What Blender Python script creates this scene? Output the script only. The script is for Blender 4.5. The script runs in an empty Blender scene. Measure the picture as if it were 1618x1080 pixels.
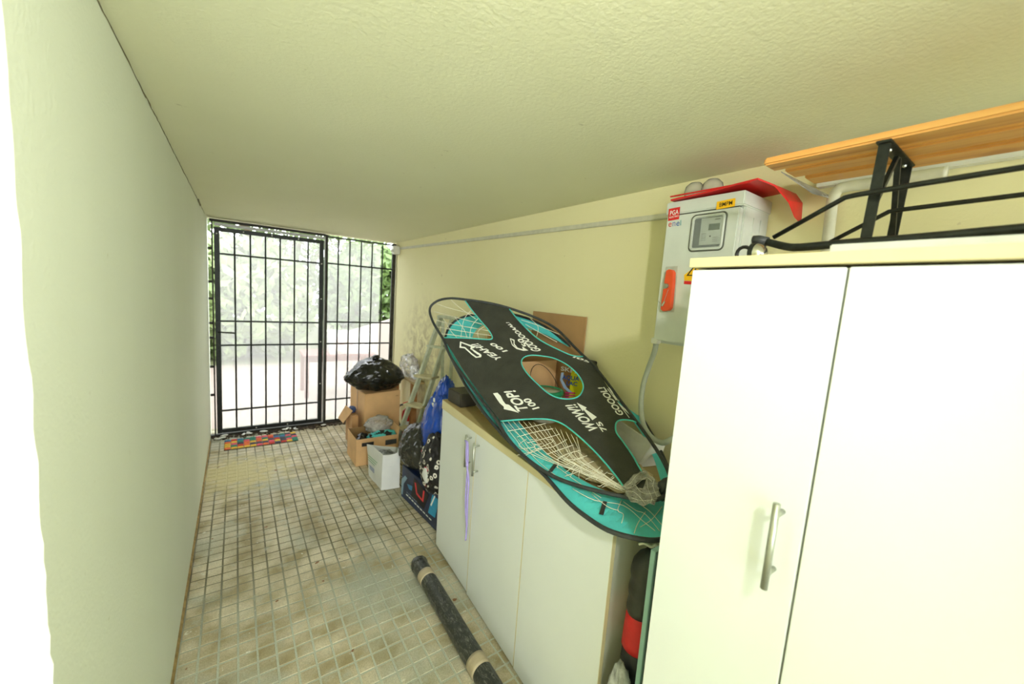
import bpy, bmesh, math, random
from mathutils import Vector, Matrix, noise, geometry
random.seed(7)
scn = bpy.context.scene
COL = scn.collection
PI = math.pi

# ------------------------------------------------------------------ camera, light, exposure
CAMX, CAMZ, YAW, PITCH, ROLL, FPX = .2359, 1.6839, .6183, .116, .0706, 616.6
_f = Vector((math.sin(YAW)*math.cos(PITCH), math.cos(YAW)*math.cos(PITCH), -math.sin(PITCH)))
_r0 = Vector((math.cos(YAW), -math.sin(YAW), 0)); _u0 = _r0.cross(_f)
_r = _r0*math.cos(ROLL) + _u0*math.sin(ROLL); _u = -_r0*math.sin(ROLL) + _u0*math.cos(ROLL)
C0 = Vector((CAMX, 0, CAMZ))
cam = bpy.data.cameras.new('camera'); camo = bpy.data.objects.new('camera', cam); COL.objects.link(camo)
camo.matrix_world = Matrix(((_r.x, _u.x, -_f.x, C0.x), (_r.y, _u.y, -_f.y, C0.y), (_r.z, _u.z, -_f.z, C0.z), (0, 0, 0, 1)))
cam.sensor_width = 36; cam.lens = FPX/1618*36; cam.clip_start = .02; cam.clip_end = 300
cam.dof.use_dof = True; cam.dof.focus_distance = 1.5; cam.dof.aperture_fstop = 2.6
scn.camera = camo
vs = scn.view_settings
vs.view_transform = 'Standard'; vs.look = 'None'; vs.gamma = 1; vs.use_curve_mapping = False
vs.exposure = 0.14

world = bpy.data.worlds.new('sky'); scn.world = world; world.use_nodes = True
wn = world.node_tree.nodes; wl = world.node_tree.links
bg = wn['Background']; bg.inputs['Color'].default_value = (.93, .97, 1.0, 1); bg.inputs['Strength'].default_value = 6.4

def area(name, loc, target, size, power, color, spread=PI):
    l = bpy.data.lights.new(name, 'AREA'); l.shape = 'DISK'; l.size = size; l.energy = power; l.color = color; l.spread = spread
    o = bpy.data.objects.new(name, l); COL.objects.link(o); o.location = loc
    o.rotation_euler = (Vector(target)-Vector(loc)).to_track_quat('-Z', 'Y').to_euler(); return o
# the photographer's flash, held a little above and behind the camera
area('flash', (.34, -.45, 2.14), (.80, 4.2, 1.2), .10, 12.5, (1, .995, .97), 1.95)

# ------------------------------------------------------------------ pixel -> point on a real plane
def ray(x, y): return _f*FPX + _r*(x-809) + _u*(540-y)
def hit(x, y, n, d):
    n = Vector(n); D = ray(x, y); return C0 + D*((d - n.dot(C0))/n.dot(D))
def PZ(x, y, z=0): return hit(x, y, (0, 0, 1), z)
def PY(x, y, v): return hit(x, y, (0, 1, 0), v)
def PX(x, y, v): return hit(x, y, (1, 0, 0), v)

# ------------------------------------------------------------------ materials
def lin(c):
    c = c/255; return c/12.92 if c <= .04045 else ((c+.055)/1.055)**2.4
def rgb(r, g, b): return (lin(r), lin(g), lin(b), 1)
def newmat(name):
    m = bpy.data.materials.new(name); m.use_nodes = True
    nt = m.node_tree; return m, nt, nt.nodes['Principled BSDF']
def node(nt, t, **kw):
    n = nt.nodes.new(t)
    for k, v in kw.items(): setattr(n, k, v)
    return n
def noise_tex(nt, scale, detail=4, rough=.5, coord='pos', stretch=None, dist=0):
    if coord == 'pos': src = node(nt, 'ShaderNodeNewGeometry').outputs['Position']
    else: src = node(nt, 'ShaderNodeTexCoord').outputs['Object']
    if stretch:
        mp = node(nt, 'ShaderNodeMapping'); mp.inputs['Scale'].default_value = stretch
        nt.links.new(src, mp.inputs[0]); src = mp.outputs[0]
    t = node(nt, 'ShaderNodeTexNoise'); t.inputs['Scale'].default_value = scale; t.inputs['Detail'].default_value = detail
    t.inputs['Roughness'].default_value = rough; t.inputs['Distortion'].default_value = dist
    nt.links.new(src, t.inputs['Vector']); return t.outputs['Fac']
def ramp(nt, fac, stops):
    r = node(nt, 'ShaderNodeValToRGB'); e = r.color_ramp.elements
    e[0].position, e[0].color = stops[0]; e[1].position, e[1].color = stops[-1]
    for p, c in stops[1:-1]: x = e.new(p); x.color = c
    nt.links.new(fac, r.inputs[0]); return r.outputs[0]
def mix(nt, fac, a, b, blend='MIX'):
    m = node(nt, 'ShaderNodeMix', data_type='RGBA', blend_type=blend)
    if isinstance(fac, (int, float)): m.inputs[0].default_value = fac
    else: nt.links.new(fac, m.inputs[0])
    for i, v in ((6, a), (7, b)):
        if isinstance(v, tuple): m.inputs[i].default_value = v
        else: nt.links.new(v, m.inputs[i])
    return m.outputs[2]
def bump(nt, bs, h, strength=.2, dist=.01):
    b = node(nt, 'ShaderNodeBump'); b.inputs['Strength'].default_value = strength; b.inputs['Distance'].default_value = dist
    nt.links.new(h, b.inputs['Height']); nt.links.new(b.outputs[0], bs.inputs['Normal'])
MATS = {}
def plain(name, c, rough=.6, metal=0, var=.08, scale=30, bmp=0, bscale=60, coat=0, spec=.5):
    if name in MATS: return MATS[name]
    m, nt, bs = newmat(name)
    dark = tuple(max(0, v*(1-var*1.6)) for v in c[:3])+(1,); light = tuple(min(1, v*(1+var)) for v in c[:3])+(1,)
    nt.links.new(ramp(nt, noise_tex(nt, scale, 5), [(.3, dark), (.7, light)]), bs.inputs['Base Color'])
    bs.inputs['Roughness'].default_value = rough; bs.inputs['Metallic'].default_value = metal
    bs.inputs['Specular IOR Level'].default_value = spec
    if coat: bs.inputs['Coat Weight'].default_value = coat
    if bmp: bump(nt, bs, noise_tex(nt, bscale, 4), bmp)
    MATS[name] = m; return m
def glassy(name, c=(1, 1, 1, 1), alpha=.3, rough=.15, bmp=0, bscale=40, transl=.3, ior=1.18):
    """clear or milky plastic film: see-through + translucent + gloss"""
    m, nt, bs = newmat(name); nt.nodes.remove(bs); out = nt.nodes['Material Output']
    tr = node(nt, 'ShaderNodeBsdfTransparent'); tl = node(nt, 'ShaderNodeBsdfTranslucent'); df = node(nt, 'ShaderNodeBsdfDiffuse'); gl = node(nt, 'ShaderNodeBsdfGlossy')
    tl.inputs[0].default_value = c; df.inputs[0].default_value = c; gl.inputs['Roughness'].default_value = rough
    a = node(nt, 'ShaderNodeMixShader'); a.inputs[0].default_value = transl; nt.links.new(df.outputs[0], a.inputs[1]); nt.links.new(tl.outputs[0], a.inputs[2])
    b = node(nt, 'ShaderNodeMixShader'); nt.links.new(tr.outputs[0], b.inputs[1]); nt.links.new(a.outputs[0], b.inputs[2])
    if bmp:
        f = ramp(nt, noise_tex(nt, bscale*.5, 5, .6, dist=1), [(.35, (alpha*.6,)*3+(1,)), (.7, (min(1, alpha*1.7),)*3+(1,))]); nt.links.new(f, b.inputs[0])
    else: b.inputs[0].default_value = alpha
    fr = node(nt, 'ShaderNodeFresnel'); fr.inputs[0].default_value = ior
    d = node(nt, 'ShaderNodeMixShader'); nt.links.new(fr.outputs[0], d.inputs[0]); nt.links.new(b.outputs[0], d.inputs[1]); nt.links.new(gl.outputs[0], d.inputs[2])
    if bmp:
        bb = node(nt, 'ShaderNodeBump'); bb.inputs['Strength'].default_value = bmp; bb.inputs['Distance'].default_value = .02
        nt.links.new(noise_tex(nt, bscale, 4, .6, dist=.8), bb.inputs['Height'])
        for s in (gl, df, fr): nt.links.new(bb.outputs[0], s.inputs['Normal'])
    nt.links.new(d.outputs[0], out.inputs[0]); MATS[name] = m; return m

# plaster: pale yellow-green paint over rough render, with faint streaks and scuffs
def plaster(name, base, alt, dirt, bstr=.35, streak=(1, 1, .12), mould=False):
    m, nt, bs = newmat(name)
    c = mix(nt, noise_tex(nt, 2.2, 5, .6, stretch=streak), base, alt)
    spots = ramp(nt, noise_tex(nt, 22, 3, .5), [(.73, (0, 0, 0, 1)), (.80, (1, 1, 1, 1))])
    c = mix(nt, mix(nt, .5, (0, 0, 0, 1), spots), c, dirt)
    if mould:
        pos = node(nt, 'ShaderNodeNewGeometry').outputs['Position']
        vd = node(nt, 'ShaderNodeVectorMath', operation='DISTANCE'); vd.inputs[1].default_value = (1.9, 4.0, .92); nt.links.new(pos, vd.inputs[0])
        mr = node(nt, 'ShaderNodeMapRange'); mr.inputs[1].default_value = .1; mr.inputs[2].default_value = .8; mr.inputs[3].default_value = 1; mr.inputs[4].default_value = 0
        nt.links.new(vd.outputs['Value'], mr.inputs[0])
        n2 = ramp(nt, noise_tex(nt, 9, 6, .7, dist=.6), [(.42, (0, 0, 0, 1)), (.62, (1, 1, 1, 1))])
        f = node(nt, 'ShaderNodeMath', operation='MULTIPLY'); nt.links.new(mr.outputs[0], f.inputs[0]); nt.links.new(n2, f.inputs[1])
        c = mix(nt, f.outputs[0], c, rgb(176, 162, 122))
    nt.links.new(c, bs.inputs['Base Color']); bs.inputs['Roughness'].default_value = .75; bs.inputs['Specular IOR Level'].default_value = .25
    bump(nt, bs, noise_tex(nt, 85, 4, .55, dist=.4), bstr, .004)
    MATS[name] = m; return m
M_left = plaster('plaster_left', rgb(218, 225, 202), rgb(226, 232, 212), rgb(180, 175, 135), .3)
M_right = plaster('plaster_right', rgb(232, 225, 174), rgb(238, 232, 188), rgb(165, 150, 105), .25, mould=True)
M_ceil = plaster('plaster_ceiling', rgb(228, 228, 192), rgb(234, 234, 202), rgb(180, 175, 140), .3, streak=(1, 1, 1))
M_end = plaster('plaster_end_lit', rgb(246, 246, 238), rgb(250, 250, 244), rgb(225, 225, 210), .4)  # near-white colour stands for the strong light on the wall's end face

# floor tile: tan cement with grey dusty film
def floor_mat(name, grout):
    m, nt, bs = newmat(name)
    big = noise_tex(nt, 1.6, 5, .55, dist=.4); mid = noise_tex(nt, 9, 5, .6); fine = noise_tex(nt, 190, 4, .7); tone = noise_tex(nt, 5.2, 2, .5)
    pos = node(nt, 'ShaderNodeNewGeometry').outputs['Position']
    sx = node(nt, 'ShaderNodeSeparateXYZ'); nt.links.new(pos, sx.inputs[0])
    if grout:
        near = node(nt, 'ShaderNodeMapRange'); near.inputs[1].default_value = 2.6; near.inputs[2].default_value = 1.9
        nt.links.new(sx.outputs[1], near.inputs[0])
        w = mix(nt, near.outputs[0], rgb(98, 92, 58), rgb(196, 202, 182))
        c = mix(nt, ramp(nt, big, [(.52, (0, 0, 0, 1)), (.7, (.8, .8, .8, 1))]), w, rgb(170, 176, 156))
    else:
        c = mix(nt, ramp(nt, tone, [(.35, (0, 0, 0, 1)), (.65, (1, 1, 1, 1))]), rgb(164, 150, 108), rgb(222, 212, 182))
        c = mix(nt, ramp(nt, big, [(.5, (0, 0, 0, 1)), (.66, (.85, .85, .85, 1))]), c, rgb(172, 178, 160))
    c = mix(nt, ramp(nt, mid, [(.56, (0, 0, 0, 1)), (.72, (.7, .7, .7, 1))]), c, rgb(190, 194, 174))
    # dried yellow spill in front of the mat
    vd = node(nt, 'ShaderNodeVectorMath', operation='DISTANCE'); vd.inputs[1].default_value = (.25, 3.95, 0); nt.links.new(pos, vd.inputs[0])
    ad = node(nt, 'ShaderNodeMath', operation='ADD'); nt.links.new(vd.outputs['Value'], ad.inputs[0]); nt.links.new(mid, ad.inputs[1])
    mr = node(nt, 'ShaderNodeMapRange'); mr.inputs[1].default_value = .98; mr.inputs[2].default_value = .66; nt.links.new(ad.outputs[0], mr.inputs[0])
    c = mix(nt, mr.outputs[0], c, rgb(206, 194, 138))
    # paint specks
    sp = ramp(nt, noise_tex(nt, 30, 2, .4, dist=1.2), [(.735, (0, 0, 0, 1)), (.75, (1, 1, 1, 1))]); c = mix(nt, sp, c, rgb(222, 220, 200))
    br = ramp(nt, noise_tex(nt, 17, 2, .4, stretch=(1, 1.3, 1)), [(.74, (0, 0, 0, 1)), (.76, (1, 1, 1, 1))]); c = mix(nt, br, c, rgb(140, 96, 60))
    c = mix(nt, mix(nt, .55, (0, 0, 0, 1), ramp(nt, fine, [(.38, (1, 1, 1, 1)), (.60, (0, 0, 0, 1))])), c, mix(nt, .55, c, rgb(90, 80, 50)))
    nt.links.new(c, bs.inputs['Base Color']); bs.inputs['Roughness'].default_value = .62
    bump(nt, bs, fine, .35, .002); return m
M_tile = floor_mat('cement_tile', False); M_grout = floor_mat('grout', True)

M_cab = plain('white_melamine', rgb(226, 231, 225), .42, var=.012, scale=4, coat=.15)
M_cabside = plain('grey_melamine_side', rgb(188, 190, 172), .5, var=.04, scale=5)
M_edge = plain('cream_edging', rgb(216, 204, 156), .45, var=.03, scale=10)
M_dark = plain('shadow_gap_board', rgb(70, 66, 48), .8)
M_steel = plain('brushed_steel', rgb(180, 184, 170), .35, .85, var=.05, scale=80)
M_iron = plain('black_iron', rgb(38, 42, 38), .45, .5, var=.25, scale=60, bmp=.15)
M_ironR = plain('rusty_black_iron', rgb(52, 50, 42), .6, .3, var=.35, scale=25, bmp=.3)
M_iron_gaplight = plain('pale_iron_gap_light', rgb(176, 178, 176), .5, .2, var=.12, scale=20)  # bracket iron; its pale tone also stands for light in the gate gaps
M_card = plain('cardboard', rgb(216, 174, 122), .8, var=.06, scale=8)
M_card2 = plain('cardboard_dark', rgb(184, 142, 94), .85, var=.08, scale=8)
M_cardin = plain('cardboard_inside', rgb(150, 118, 74), .85, var=.1, scale=8)
M_wood = None
def wood(name, a, b, dark, axis=(6, .35, 6), sc=6):
    m, nt, bs = newmat(name)
    g = noise_tex(nt, sc, 6, .6, stretch=axis, dist=.6)
    c = ramp(nt, g, [(.3, dark), (.45, a), (.7, b)])
    kn = ramp(nt, noise_tex(nt, 9, 1, .3, stretch=(1, .6, 1)), [(.76, (0, 0, 0, 1)), (.80, (1, 1, 1, 1))])
    c = mix(nt, kn, c, dark)
    nt.links.new(c, bs.inputs['Base Color']); bs.inputs['Roughness'].default_value = .5; bs.inputs['Coat Weight'].default_value = .2
    bump(nt, bs, g, .15, .003); MATS[name] = m; return m
M_slat = wood('varnished_pine', rgb(208, 148, 72), rgb(222, 168, 92), rgb(176, 112, 44))
M_plank = wood('pale_plank', rgb(196, 170, 118), rgb(210, 186, 136), rgb(160, 130, 80), (.6, 6, 6))
M_lad = plain('worn_painted_ladder', rgb(200, 206, 180), .55, var=.12, scale=20)
M_tread = plain('worn_ladder_tread', rgb(198, 190, 150), .65, var=.12, scale=15)
M_binbag = plain('black_plastic_bag', rgb(20, 22, 18), .22, var=.2, scale=12, bmp=.5, bscale=22, coat=.3)
M_greybag = plain('charcoal_plastic_bag', rgb(48, 48, 42), .26, var=.2, scale=12, bmp=.6, bscale=26, coat=.2)
M_bluebag = plain('blue_plastic_bag', rgb(10, 72, 178), .25, var=.12, scale=10, bmp=.5, bscale=20, coat=.4)
M_whitebag = plain('white_paper_bag', rgb(226, 228, 222), .5, var=.03, scale=8, bmp=.2, bscale=14)
M_white = plain('white_plastic', rgb(222, 222, 210), .4, var=.03)
M_box = plain('light_grey_fibreglass', rgb(208, 214, 204), .5, var=.04, scale=12)
M_boxdk = plain('grey_gasket', rgb(92, 96, 84), .6)
M_conduit = plain('grey_conduit', rgb(186, 192, 178), .5, var=.05)
M_pvc = plain('off_white_pipe', rgb(206, 204, 180), .5, var=.06)
M_red = plain('red_plastic', rgb(214, 34, 34), .35, var=.06)
M_orange = plain('orange_lever', rgb(226, 84, 40), .4, var=.05)
M_yellow = plain('yellow_print', rgb(246, 190, 20), .5, var=.02)
M_blk = plain('black_print', rgb(24, 24, 22), .5)
M_wht = plain('white_print', rgb(238, 240, 230), .5, var=.02)
M_grn = plain('green_print', rgb(40, 150, 80), .5)
M_blu = plain('blue_print', rgb(30, 90, 170), .5)
M_purple = plain('lilac_ribbon', rgb(172, 158, 220), .5, var=.08)
M_blackfab = plain('black_polyester', rgb(58, 59, 52), .6, var=.14, scale=14, bmp=.2, bscale=120, spec=.35)
M_rim = plain('black_hoop_sleeve', rgb(48, 52, 52), .5, var=.2, scale=40, bmp=.25, bscale=90)
M_teal = plain('teal_fabric', rgb(84, 204, 204), .5, var=.08, scale=9, bmp=.15, bscale=60)
M_pipe = plain('teal_piping', rgb(80, 200, 190), .5, var=.04)
M_net = plain('white_net_cord', rgb(232, 228, 205), .7, var=.05)
M_film = glassy('clear_film', (1, 1, .94, 1), .20, .14, .2, 28, ior=1.35)
M_filmw = glassy('milky_film', (1, 1, .96, 1), .28, .14, .22, 24, ior=1.35)
M_glass = glassy('glass_bulb', (.7, .7, .62, 1), .45, .03, ior=1.12)
M_window = glassy('meter_window', (.8, .85, .8, 1), .12, .05)
M_sheet = glassy('milky_gate_sheet', (.97, .96, .93, 1), .20, .35, transl=.7)
M_beige = plain('beige_netting', rgb(206, 190, 150), .8, var=.15, scale=40)
M_straw = plain('straw', rgb(226, 170, 100), .7, var=.25, scale=60)

# ------------------------------------------------------------------ mesh helpers
def link(name, me, mat=None, parent=None, smooth=False):
    o = bpy.data.objects.new(name, me); COL.objects.link(o)
    if mat and not me.materials: me.materials.append(mat)
    if parent:
        o.parent = parent
        pl = parent.matrix_world if False else Matrix.Translation(root_loc(parent))
        o.matrix_parent_inverse = Matrix.Identity(4); o.location = -root_loc(parent) if not o.location.length else o.location
    if smooth:
        for p in me.polygons: p.use_smooth = True
    return o
def root_loc(o):
    v = Vector((0, 0, 0))
    while o: v = v + o.location; o = o.parent
    return v
def finish(bm, name, mat, parent=None, smooth=False, bevel=0):
    """bm is in world coordinates; the object is linked so that world = mesh coordinates"""
    bmesh.ops.remove_doubles(bm, verts=bm.verts, dist=1e-6)
    if bevel:
        bmesh.ops.bevel(bm, geom=[e for e in bm.edges if len(e.link_faces) == 2 and e.calc_face_angle(0) > .6], offset=bevel, segments=2, affect='EDGES', clamp_overlap=True)
    bmesh.ops.recalc_face_normals(bm, faces=bm.faces)
    me = bpy.data.meshes.new(name); bm.to_mesh(me); bm.free()
    return link(name, me, mat, parent, smooth)
def thing(name, label, cat, loc, group=None, kind=None):
    o = bpy.data.objects.new(name, None); COL.objects.link(o); o.location = loc; o.empty_display_size = .1
    if label: o['label'] = label
    if cat: o['category'] = cat
    if group: o['group'] = group
    if kind: o['kind'] = kind
    return o
def tag(o, label=None, cat=None, group=None, kind=None):
    if label: o['label'] = label
    if cat: o['category'] = cat
    if group: o['group'] = group
    if kind: o['kind'] = kind
    return o
def recentre(o, loc):
    """give a top-level mesh thing an origin at its base"""
    loc = Vector(loc); o.data.transform(Matrix.Translation(-loc)); o.location = loc; return o
def add_box(bm, a, b, M=None):
    x0, y0, z0 = a; x1, y1, z1 = b
    vs_ = [Vector(p) for p in ((x0, y0, z0), (x1, y0, z0), (x1, y1, z0), (x0, y1, z0), (x0, y0, z1), (x1, y0, z1), (x1, y1, z1), (x0, y1, z1))]
    if M: vs_ = [M @ v for v in vs_]
    v = [bm.verts.new(p) for p in vs_]
    for f in ((0, 3, 2, 1), (4, 5, 6, 7), (0, 1, 5, 4), (1, 2, 6, 5), (2, 3, 7, 6), (3, 0, 4, 7)): bm.faces.new([v[i] for i in f])
def box(name, a, b, mat, parent=None, bevel=0, M=None):
    bm = bmesh.new(); add_box(bm, a, b, M); return finish(bm, name, mat, parent, bevel=bevel)
def hexa(name, pts, mat, parent=None, bevel=0):
    """8 points: bottom 4 (ring), top 4 (ring)"""
    bm = bmesh.new(); v = [bm.verts.new(Vector(p)) for p in pts]
    for f in ((0, 3, 2, 1), (4, 5, 6, 7), (0, 1, 5, 4), (1, 2, 6, 5), (2, 3, 7, 6), (3, 0, 4, 7)): bm.faces.new([v[i] for i in f])
    return finish(bm, name, mat, parent, bevel=bevel)
def add_tube(bm, pts, rad, seg=8, closed=False, flat=None):
    pts = [Vector(p) for p in pts]; n = len(pts); rings = []
    up = Vector((0, 0, 1)); prev = None
    for i, p in enumerate(pts):
        if closed: t = pts[(i+1) % n]-pts[i-1]
        else: t = pts[min(i+1, n-1)]-pts[max(i-1, 0)]
        t.normalize()
        if prev is None: a = up.cross(t) if abs(t.dot(up)) < .95 else Vector((1, 0, 0)).cross(t)
        else: a = prev - t*prev.dot(t)
        a.normalize(); prev = a; b = t.cross(a)
        r = rad[i] if isinstance(rad, (list, tuple)) else rad
        rings.append([bm.verts.new(p + a*(r*math.cos(k*2*PI/seg)) + b*(r*(flat or 1)*math.sin(k*2*PI/seg))) for k in range(seg)])
    for i in range(n if closed else n-1):
        A, B = rings[i], rings[(i+1) % n]
        for k in range(seg): bm.faces.new((A[k], A[(k+1) % seg], B[(k+1) % seg], B[k]))
    if not closed:
        bm.faces.new(rings[0][::-1]); bm.faces.new(rings[-1])
def tube(name, pts, rad, mat, parent=None, seg=10, closed=False, flat=None):
    bm = bmesh.new(); add_tube(bm, pts, rad, seg, closed, flat); return finish(bm, name, mat, parent, smooth=True)
def bar(name, a, b, w, h, mat, parent=None, side=None, bevel=0):
    """rectangular bar from a to b; w along 'side', h across"""
    a, b = Vector(a), Vector(b); t = (b-a).normalized()
    s = Vector(side) if side else (Vector((0, 0, 1)).cross(t) if abs(t.z) < .95 else Vector((1, 0, 0)))
    s = (s - t*s.dot(t)).normalized(); q = t.cross(s)
    P = []
    for e in (a, b):
        for i, j in ((-1, -1), (1, -1), (1, 1), (-1, 1)): P.append(e + s*(w/2*i) + q*(h/2*j))
    return hexa(name, P, mat, parent, bevel)
def catmull(P, n=6, closed=False):
    P = [Vector(p) for p in P]; out = []; m = len(P)
    for i in range(m if closed else m-1):
        g = (lambda k: P[k % m]) if closed else (lambda k: P[max(0, min(m-1, k))])
        p0, p1, p2, p3 = g(i-1), g(i), g(i+1), g(i+2)
        for k in range(n):
            t = k/n
            out.append(.5*((2*p1)+(p2-p0)*t+(2*p0-5*p1+4*p2-p3)*t*t+(3*p1-p0-3*p2+p3)*t**3))
    if not closed: out.append(P[-1])
    return out
def blob(name, c, s, mat, parent=None, seed=0, amp=.18, freq=2.2, ridge=.1, flat=.8, sub=4, shape=None, zmin=None):
    """crumpled soft body: an icosphere pushed by smooth noise and sharp folds; flat-bottomed"""
    bm = bmesh.new(); bmesh.ops.create_icosphere(bm, subdivisions=sub, radius=1)
    for v in bm.verts:
        d = v.co.normalized(); q = d*freq+Vector((seed*3.1, seed*1.7, seed))
        k = 1 + amp*noise.noise(q) + ridge*(1-abs(noise.noise(q*2.7))*2.2) + ridge*.35*noise.noise(q*7)
        p = d*k
        if shape: p = shape(p)
        if p.z < -flat: p.z = -flat + (p.z+flat)*.08
        v.co = Vector(c) + Vector((p.x*s[0], p.y*s[1], p.z*s[2]))
        if zmin is not None and v.co.z < zmin: v.co.z = zmin + .001*noise.noise(q*5)
    return finish(bm, name, mat, parent, smooth=True)
def inside(p, poly):
    x, y = p; c = False; n = len(poly)
    for i in range(n):
        x1, y1 = poly[i][:2]; x2, y2 = poly[i-1][:2]
        if (y1 > y) != (y2 > y) and x < (x2-x1)*(y-y1)/(y2-y1)+x1: c = not c
    return c
def sheet2d(outer, holes, step, fn, thick, name, mat, parent=None, smooth=True):
    """triangulate a 2-D outline with holes, map it to a surface with fn(u, v), give it thickness"""
    pts, edges = [], []
    for loop in [outer]+holes:
        s = len(pts); pts += [Vector((p[0], p[1])) for p in loop]; edges += [(s+i, s+(i+1) % len(loop)) for i in range(len(loop))]
    xs = [p[0] for p in outer]; ys = [p[1] for p in outer]; bord = list(pts)
    if step:
        x = min(xs)
        while x < max(xs):
            y = min(ys)
            while y < max(ys):
                if inside((x, y), outer) and not any(inside((x, y), h) for h in holes) and all((b.x-x)**2+(b.y-y)**2 > (step*.4)**2 for b in bord): pts.append(Vector((x, y)))
                y += step
            x += step
    V, E, F, *_ = geometry.delaunay_2d_cdt(pts, edges, [], 0, 1e-5)
    bm = bmesh.new(); top = {}; bot = {}
    for f in F:
        cx = sum(V[i].x for i in f)/len(f); cy = sum(V[i].y for i in f)/len(f)
        if not inside((cx, cy), outer) or any(inside((cx, cy), h) for h in holes): continue
        for i in f:
            if i not in top:
                top[i] = bm.verts.new(fn(V[i].x, V[i].y, 0)); bot[i] = bm.verts.new(fn(V[i].x, V[i].y, thick))
        bm.faces.new([top[i] for i in f]); bm.faces.new([bot[i] for i in reversed(f)])
    inv = {v: k for k, v in top.items()}
    for e in [e for e in bm.edges if len(e.link_faces) == 1 and e.verts[0] in inv]:
        a, b = inv[e.verts[0]], inv[e.verts[1]]; bm.faces.new((top[a], top[b], bot[b], bot[a]))
    bmesh.ops.recalc_face_normals(bm, faces=bm.faces)
    me = bpy.data.meshes.new(name); bm.to_mesh(me); bm.free(); return link(name, me, mat, parent, smooth=False)
def text_me(s, bold=.012, space=1.0):
    cu = bpy.data.curves.new('t', 'FONT'); cu.body = s; cu.offset = bold; cu.resolution_u = 3; cu.space_character = space
    o = bpy.data.objects.new('t', cu); COL.objects.link(o); bpy.context.view_layer.update()
    me = bpy.data.meshes.new_from_object(o.evaluated_get(bpy.context.evaluated_depsgraph_get())); bpy.data.objects.remove(o); bpy.data.curves.remove(cu)
    return me
def print_text(s, fn, name, mat, parent, bold=.012, space=1.0, shear=0, size=None):
    """flat lettering: normalised so x in 0..1 across the string and y in 0..1 cap height, then fn(x, y) -> world"""
    me = text_me(s, bold, space)
    xs = [v.co.x for v in me.vertices]; ys = [v.co.y for v in me.vertices]
    x0, x1, y0, y1 = min(xs), max(xs), min(ys), max(ys)
    for v in me.vertices:
        yy = (v.co.y-y0)/(y1-y0); v.co = fn((v.co.x-x0)/(x1-x0)+shear*yy, yy)
    return link(name, me, mat, parent)
def frame_fn(p00, p10, p01):
    """affine frame from bottom-left, bottom-right, top-left points"""
    p00, p10, p01 = Vector(p00), Vector(p10), Vector(p01)
    return lambda x, y: p00 + (p10-p00)*x + (p01-p00)*y
def quad(name, P, mat, parent=None, thick=.0008, n=None):
    P = [Vector(p) for p in P]; n = Vector(n) if n else (P[1]-P[0]).cross(P[3]-P[0]).normalized()
    return hexa(name, [p for p in P]+[p+n*thick for p in P], mat, parent)

# ------------------------------------------------------------------ room shell
H, W, L, X0 = 2.25, 1.9, 5.0, 0.8       # height, right wall, gate plane, near end of the left wall
YB = -3.2
def struct(o): o['kind'] = 'structure'; return o
# floor slab with raised tile pads
floor = struct(box('floor', (-3.0, YB-1.5, -.12), (W+.25, L+.25, 0), M_grout))
CELL = .072
def proj(P):
    d = Vector(P)-C0; z = d.dot(_f); return (809+FPX*d.dot(_r)/z, 540-FPX*d.dot(_u)/z) if z > .05 else None
def add_pad(bm, cx, cy, dz=0):
    a, b, h = .0318, .0302, .0020+dz*.5
    lo = [bm.verts.new((cx+i*a, cy+j*a, 0)) for i, j in ((-1, -1), (1, -1), (1, 1), (-1, 1))]
    hi = [bm.verts.new((cx+i*b, cy+j*b, h)) for i, j in ((-1, -1), (1, -1), (1, 1), (-1, 1))]
    bm.faces.new(hi)
    for k in range(4): bm.faces.new((lo[k], lo[(k+1) % 4], hi[(k+1) % 4], hi[k]))
cells = []
for i in range(0, 27):
    for j in range(-20, 70):
        cx, cy = .046+i*CELL, .015+j*CELL
        if cx > W-.03 or cx < .03 or cy > L-.02: continue
        p = proj((cx, cy, 0)); vis = 0
        if p and -5 < p[0] < 1623 and p[1] < 1085 and cx < 1.28: vis = 1/((cx-CAMX)**2+cy**2+CAMZ**2)
        cells.append((vis, cx, cy))
cells.sort(reverse=True)
bm = bmesh.new(); add_pad(bm, 0, 0); pad_me = bpy.data.meshes.new('tile'); bm.to_mesh(pad_me); bm.free(); pad_me.materials.append(M_tile)
for v, cx, cy in cells[:300]:
    o = bpy.data.objects.new('tile', pad_me); COL.objects.link(o); o.location = (cx+random.uniform(-.0006, .0006), cy+random.uniform(-.0006, .0006), 0); o.parent = floor
    o.scale = (1, 1, random.uniform(.8, 1.15))
bm = bmesh.new()
for v, cx, cy in cells[300:]: add_pad(bm, cx, cy, random.uniform(-.0006, .0004))
tag(finish(bm, 'tile_field', M_tile, floor), kind='stuff')

struct(box('ceiling', (-2.6, YB, H), (W+.2, L+.12, H+.2), M_ceil))  # carried on out of view, left and behind, to cut the sky light
struct(box('wall_right', (W, YB, 0), (W+.2, L+.12, H), M_right))
struct(box('wall_light_block', (-2.8, YB, 0), (-2.6, L-3.2, H+.2), M_right))  # unseen wall added to block daylight from the left
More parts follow.
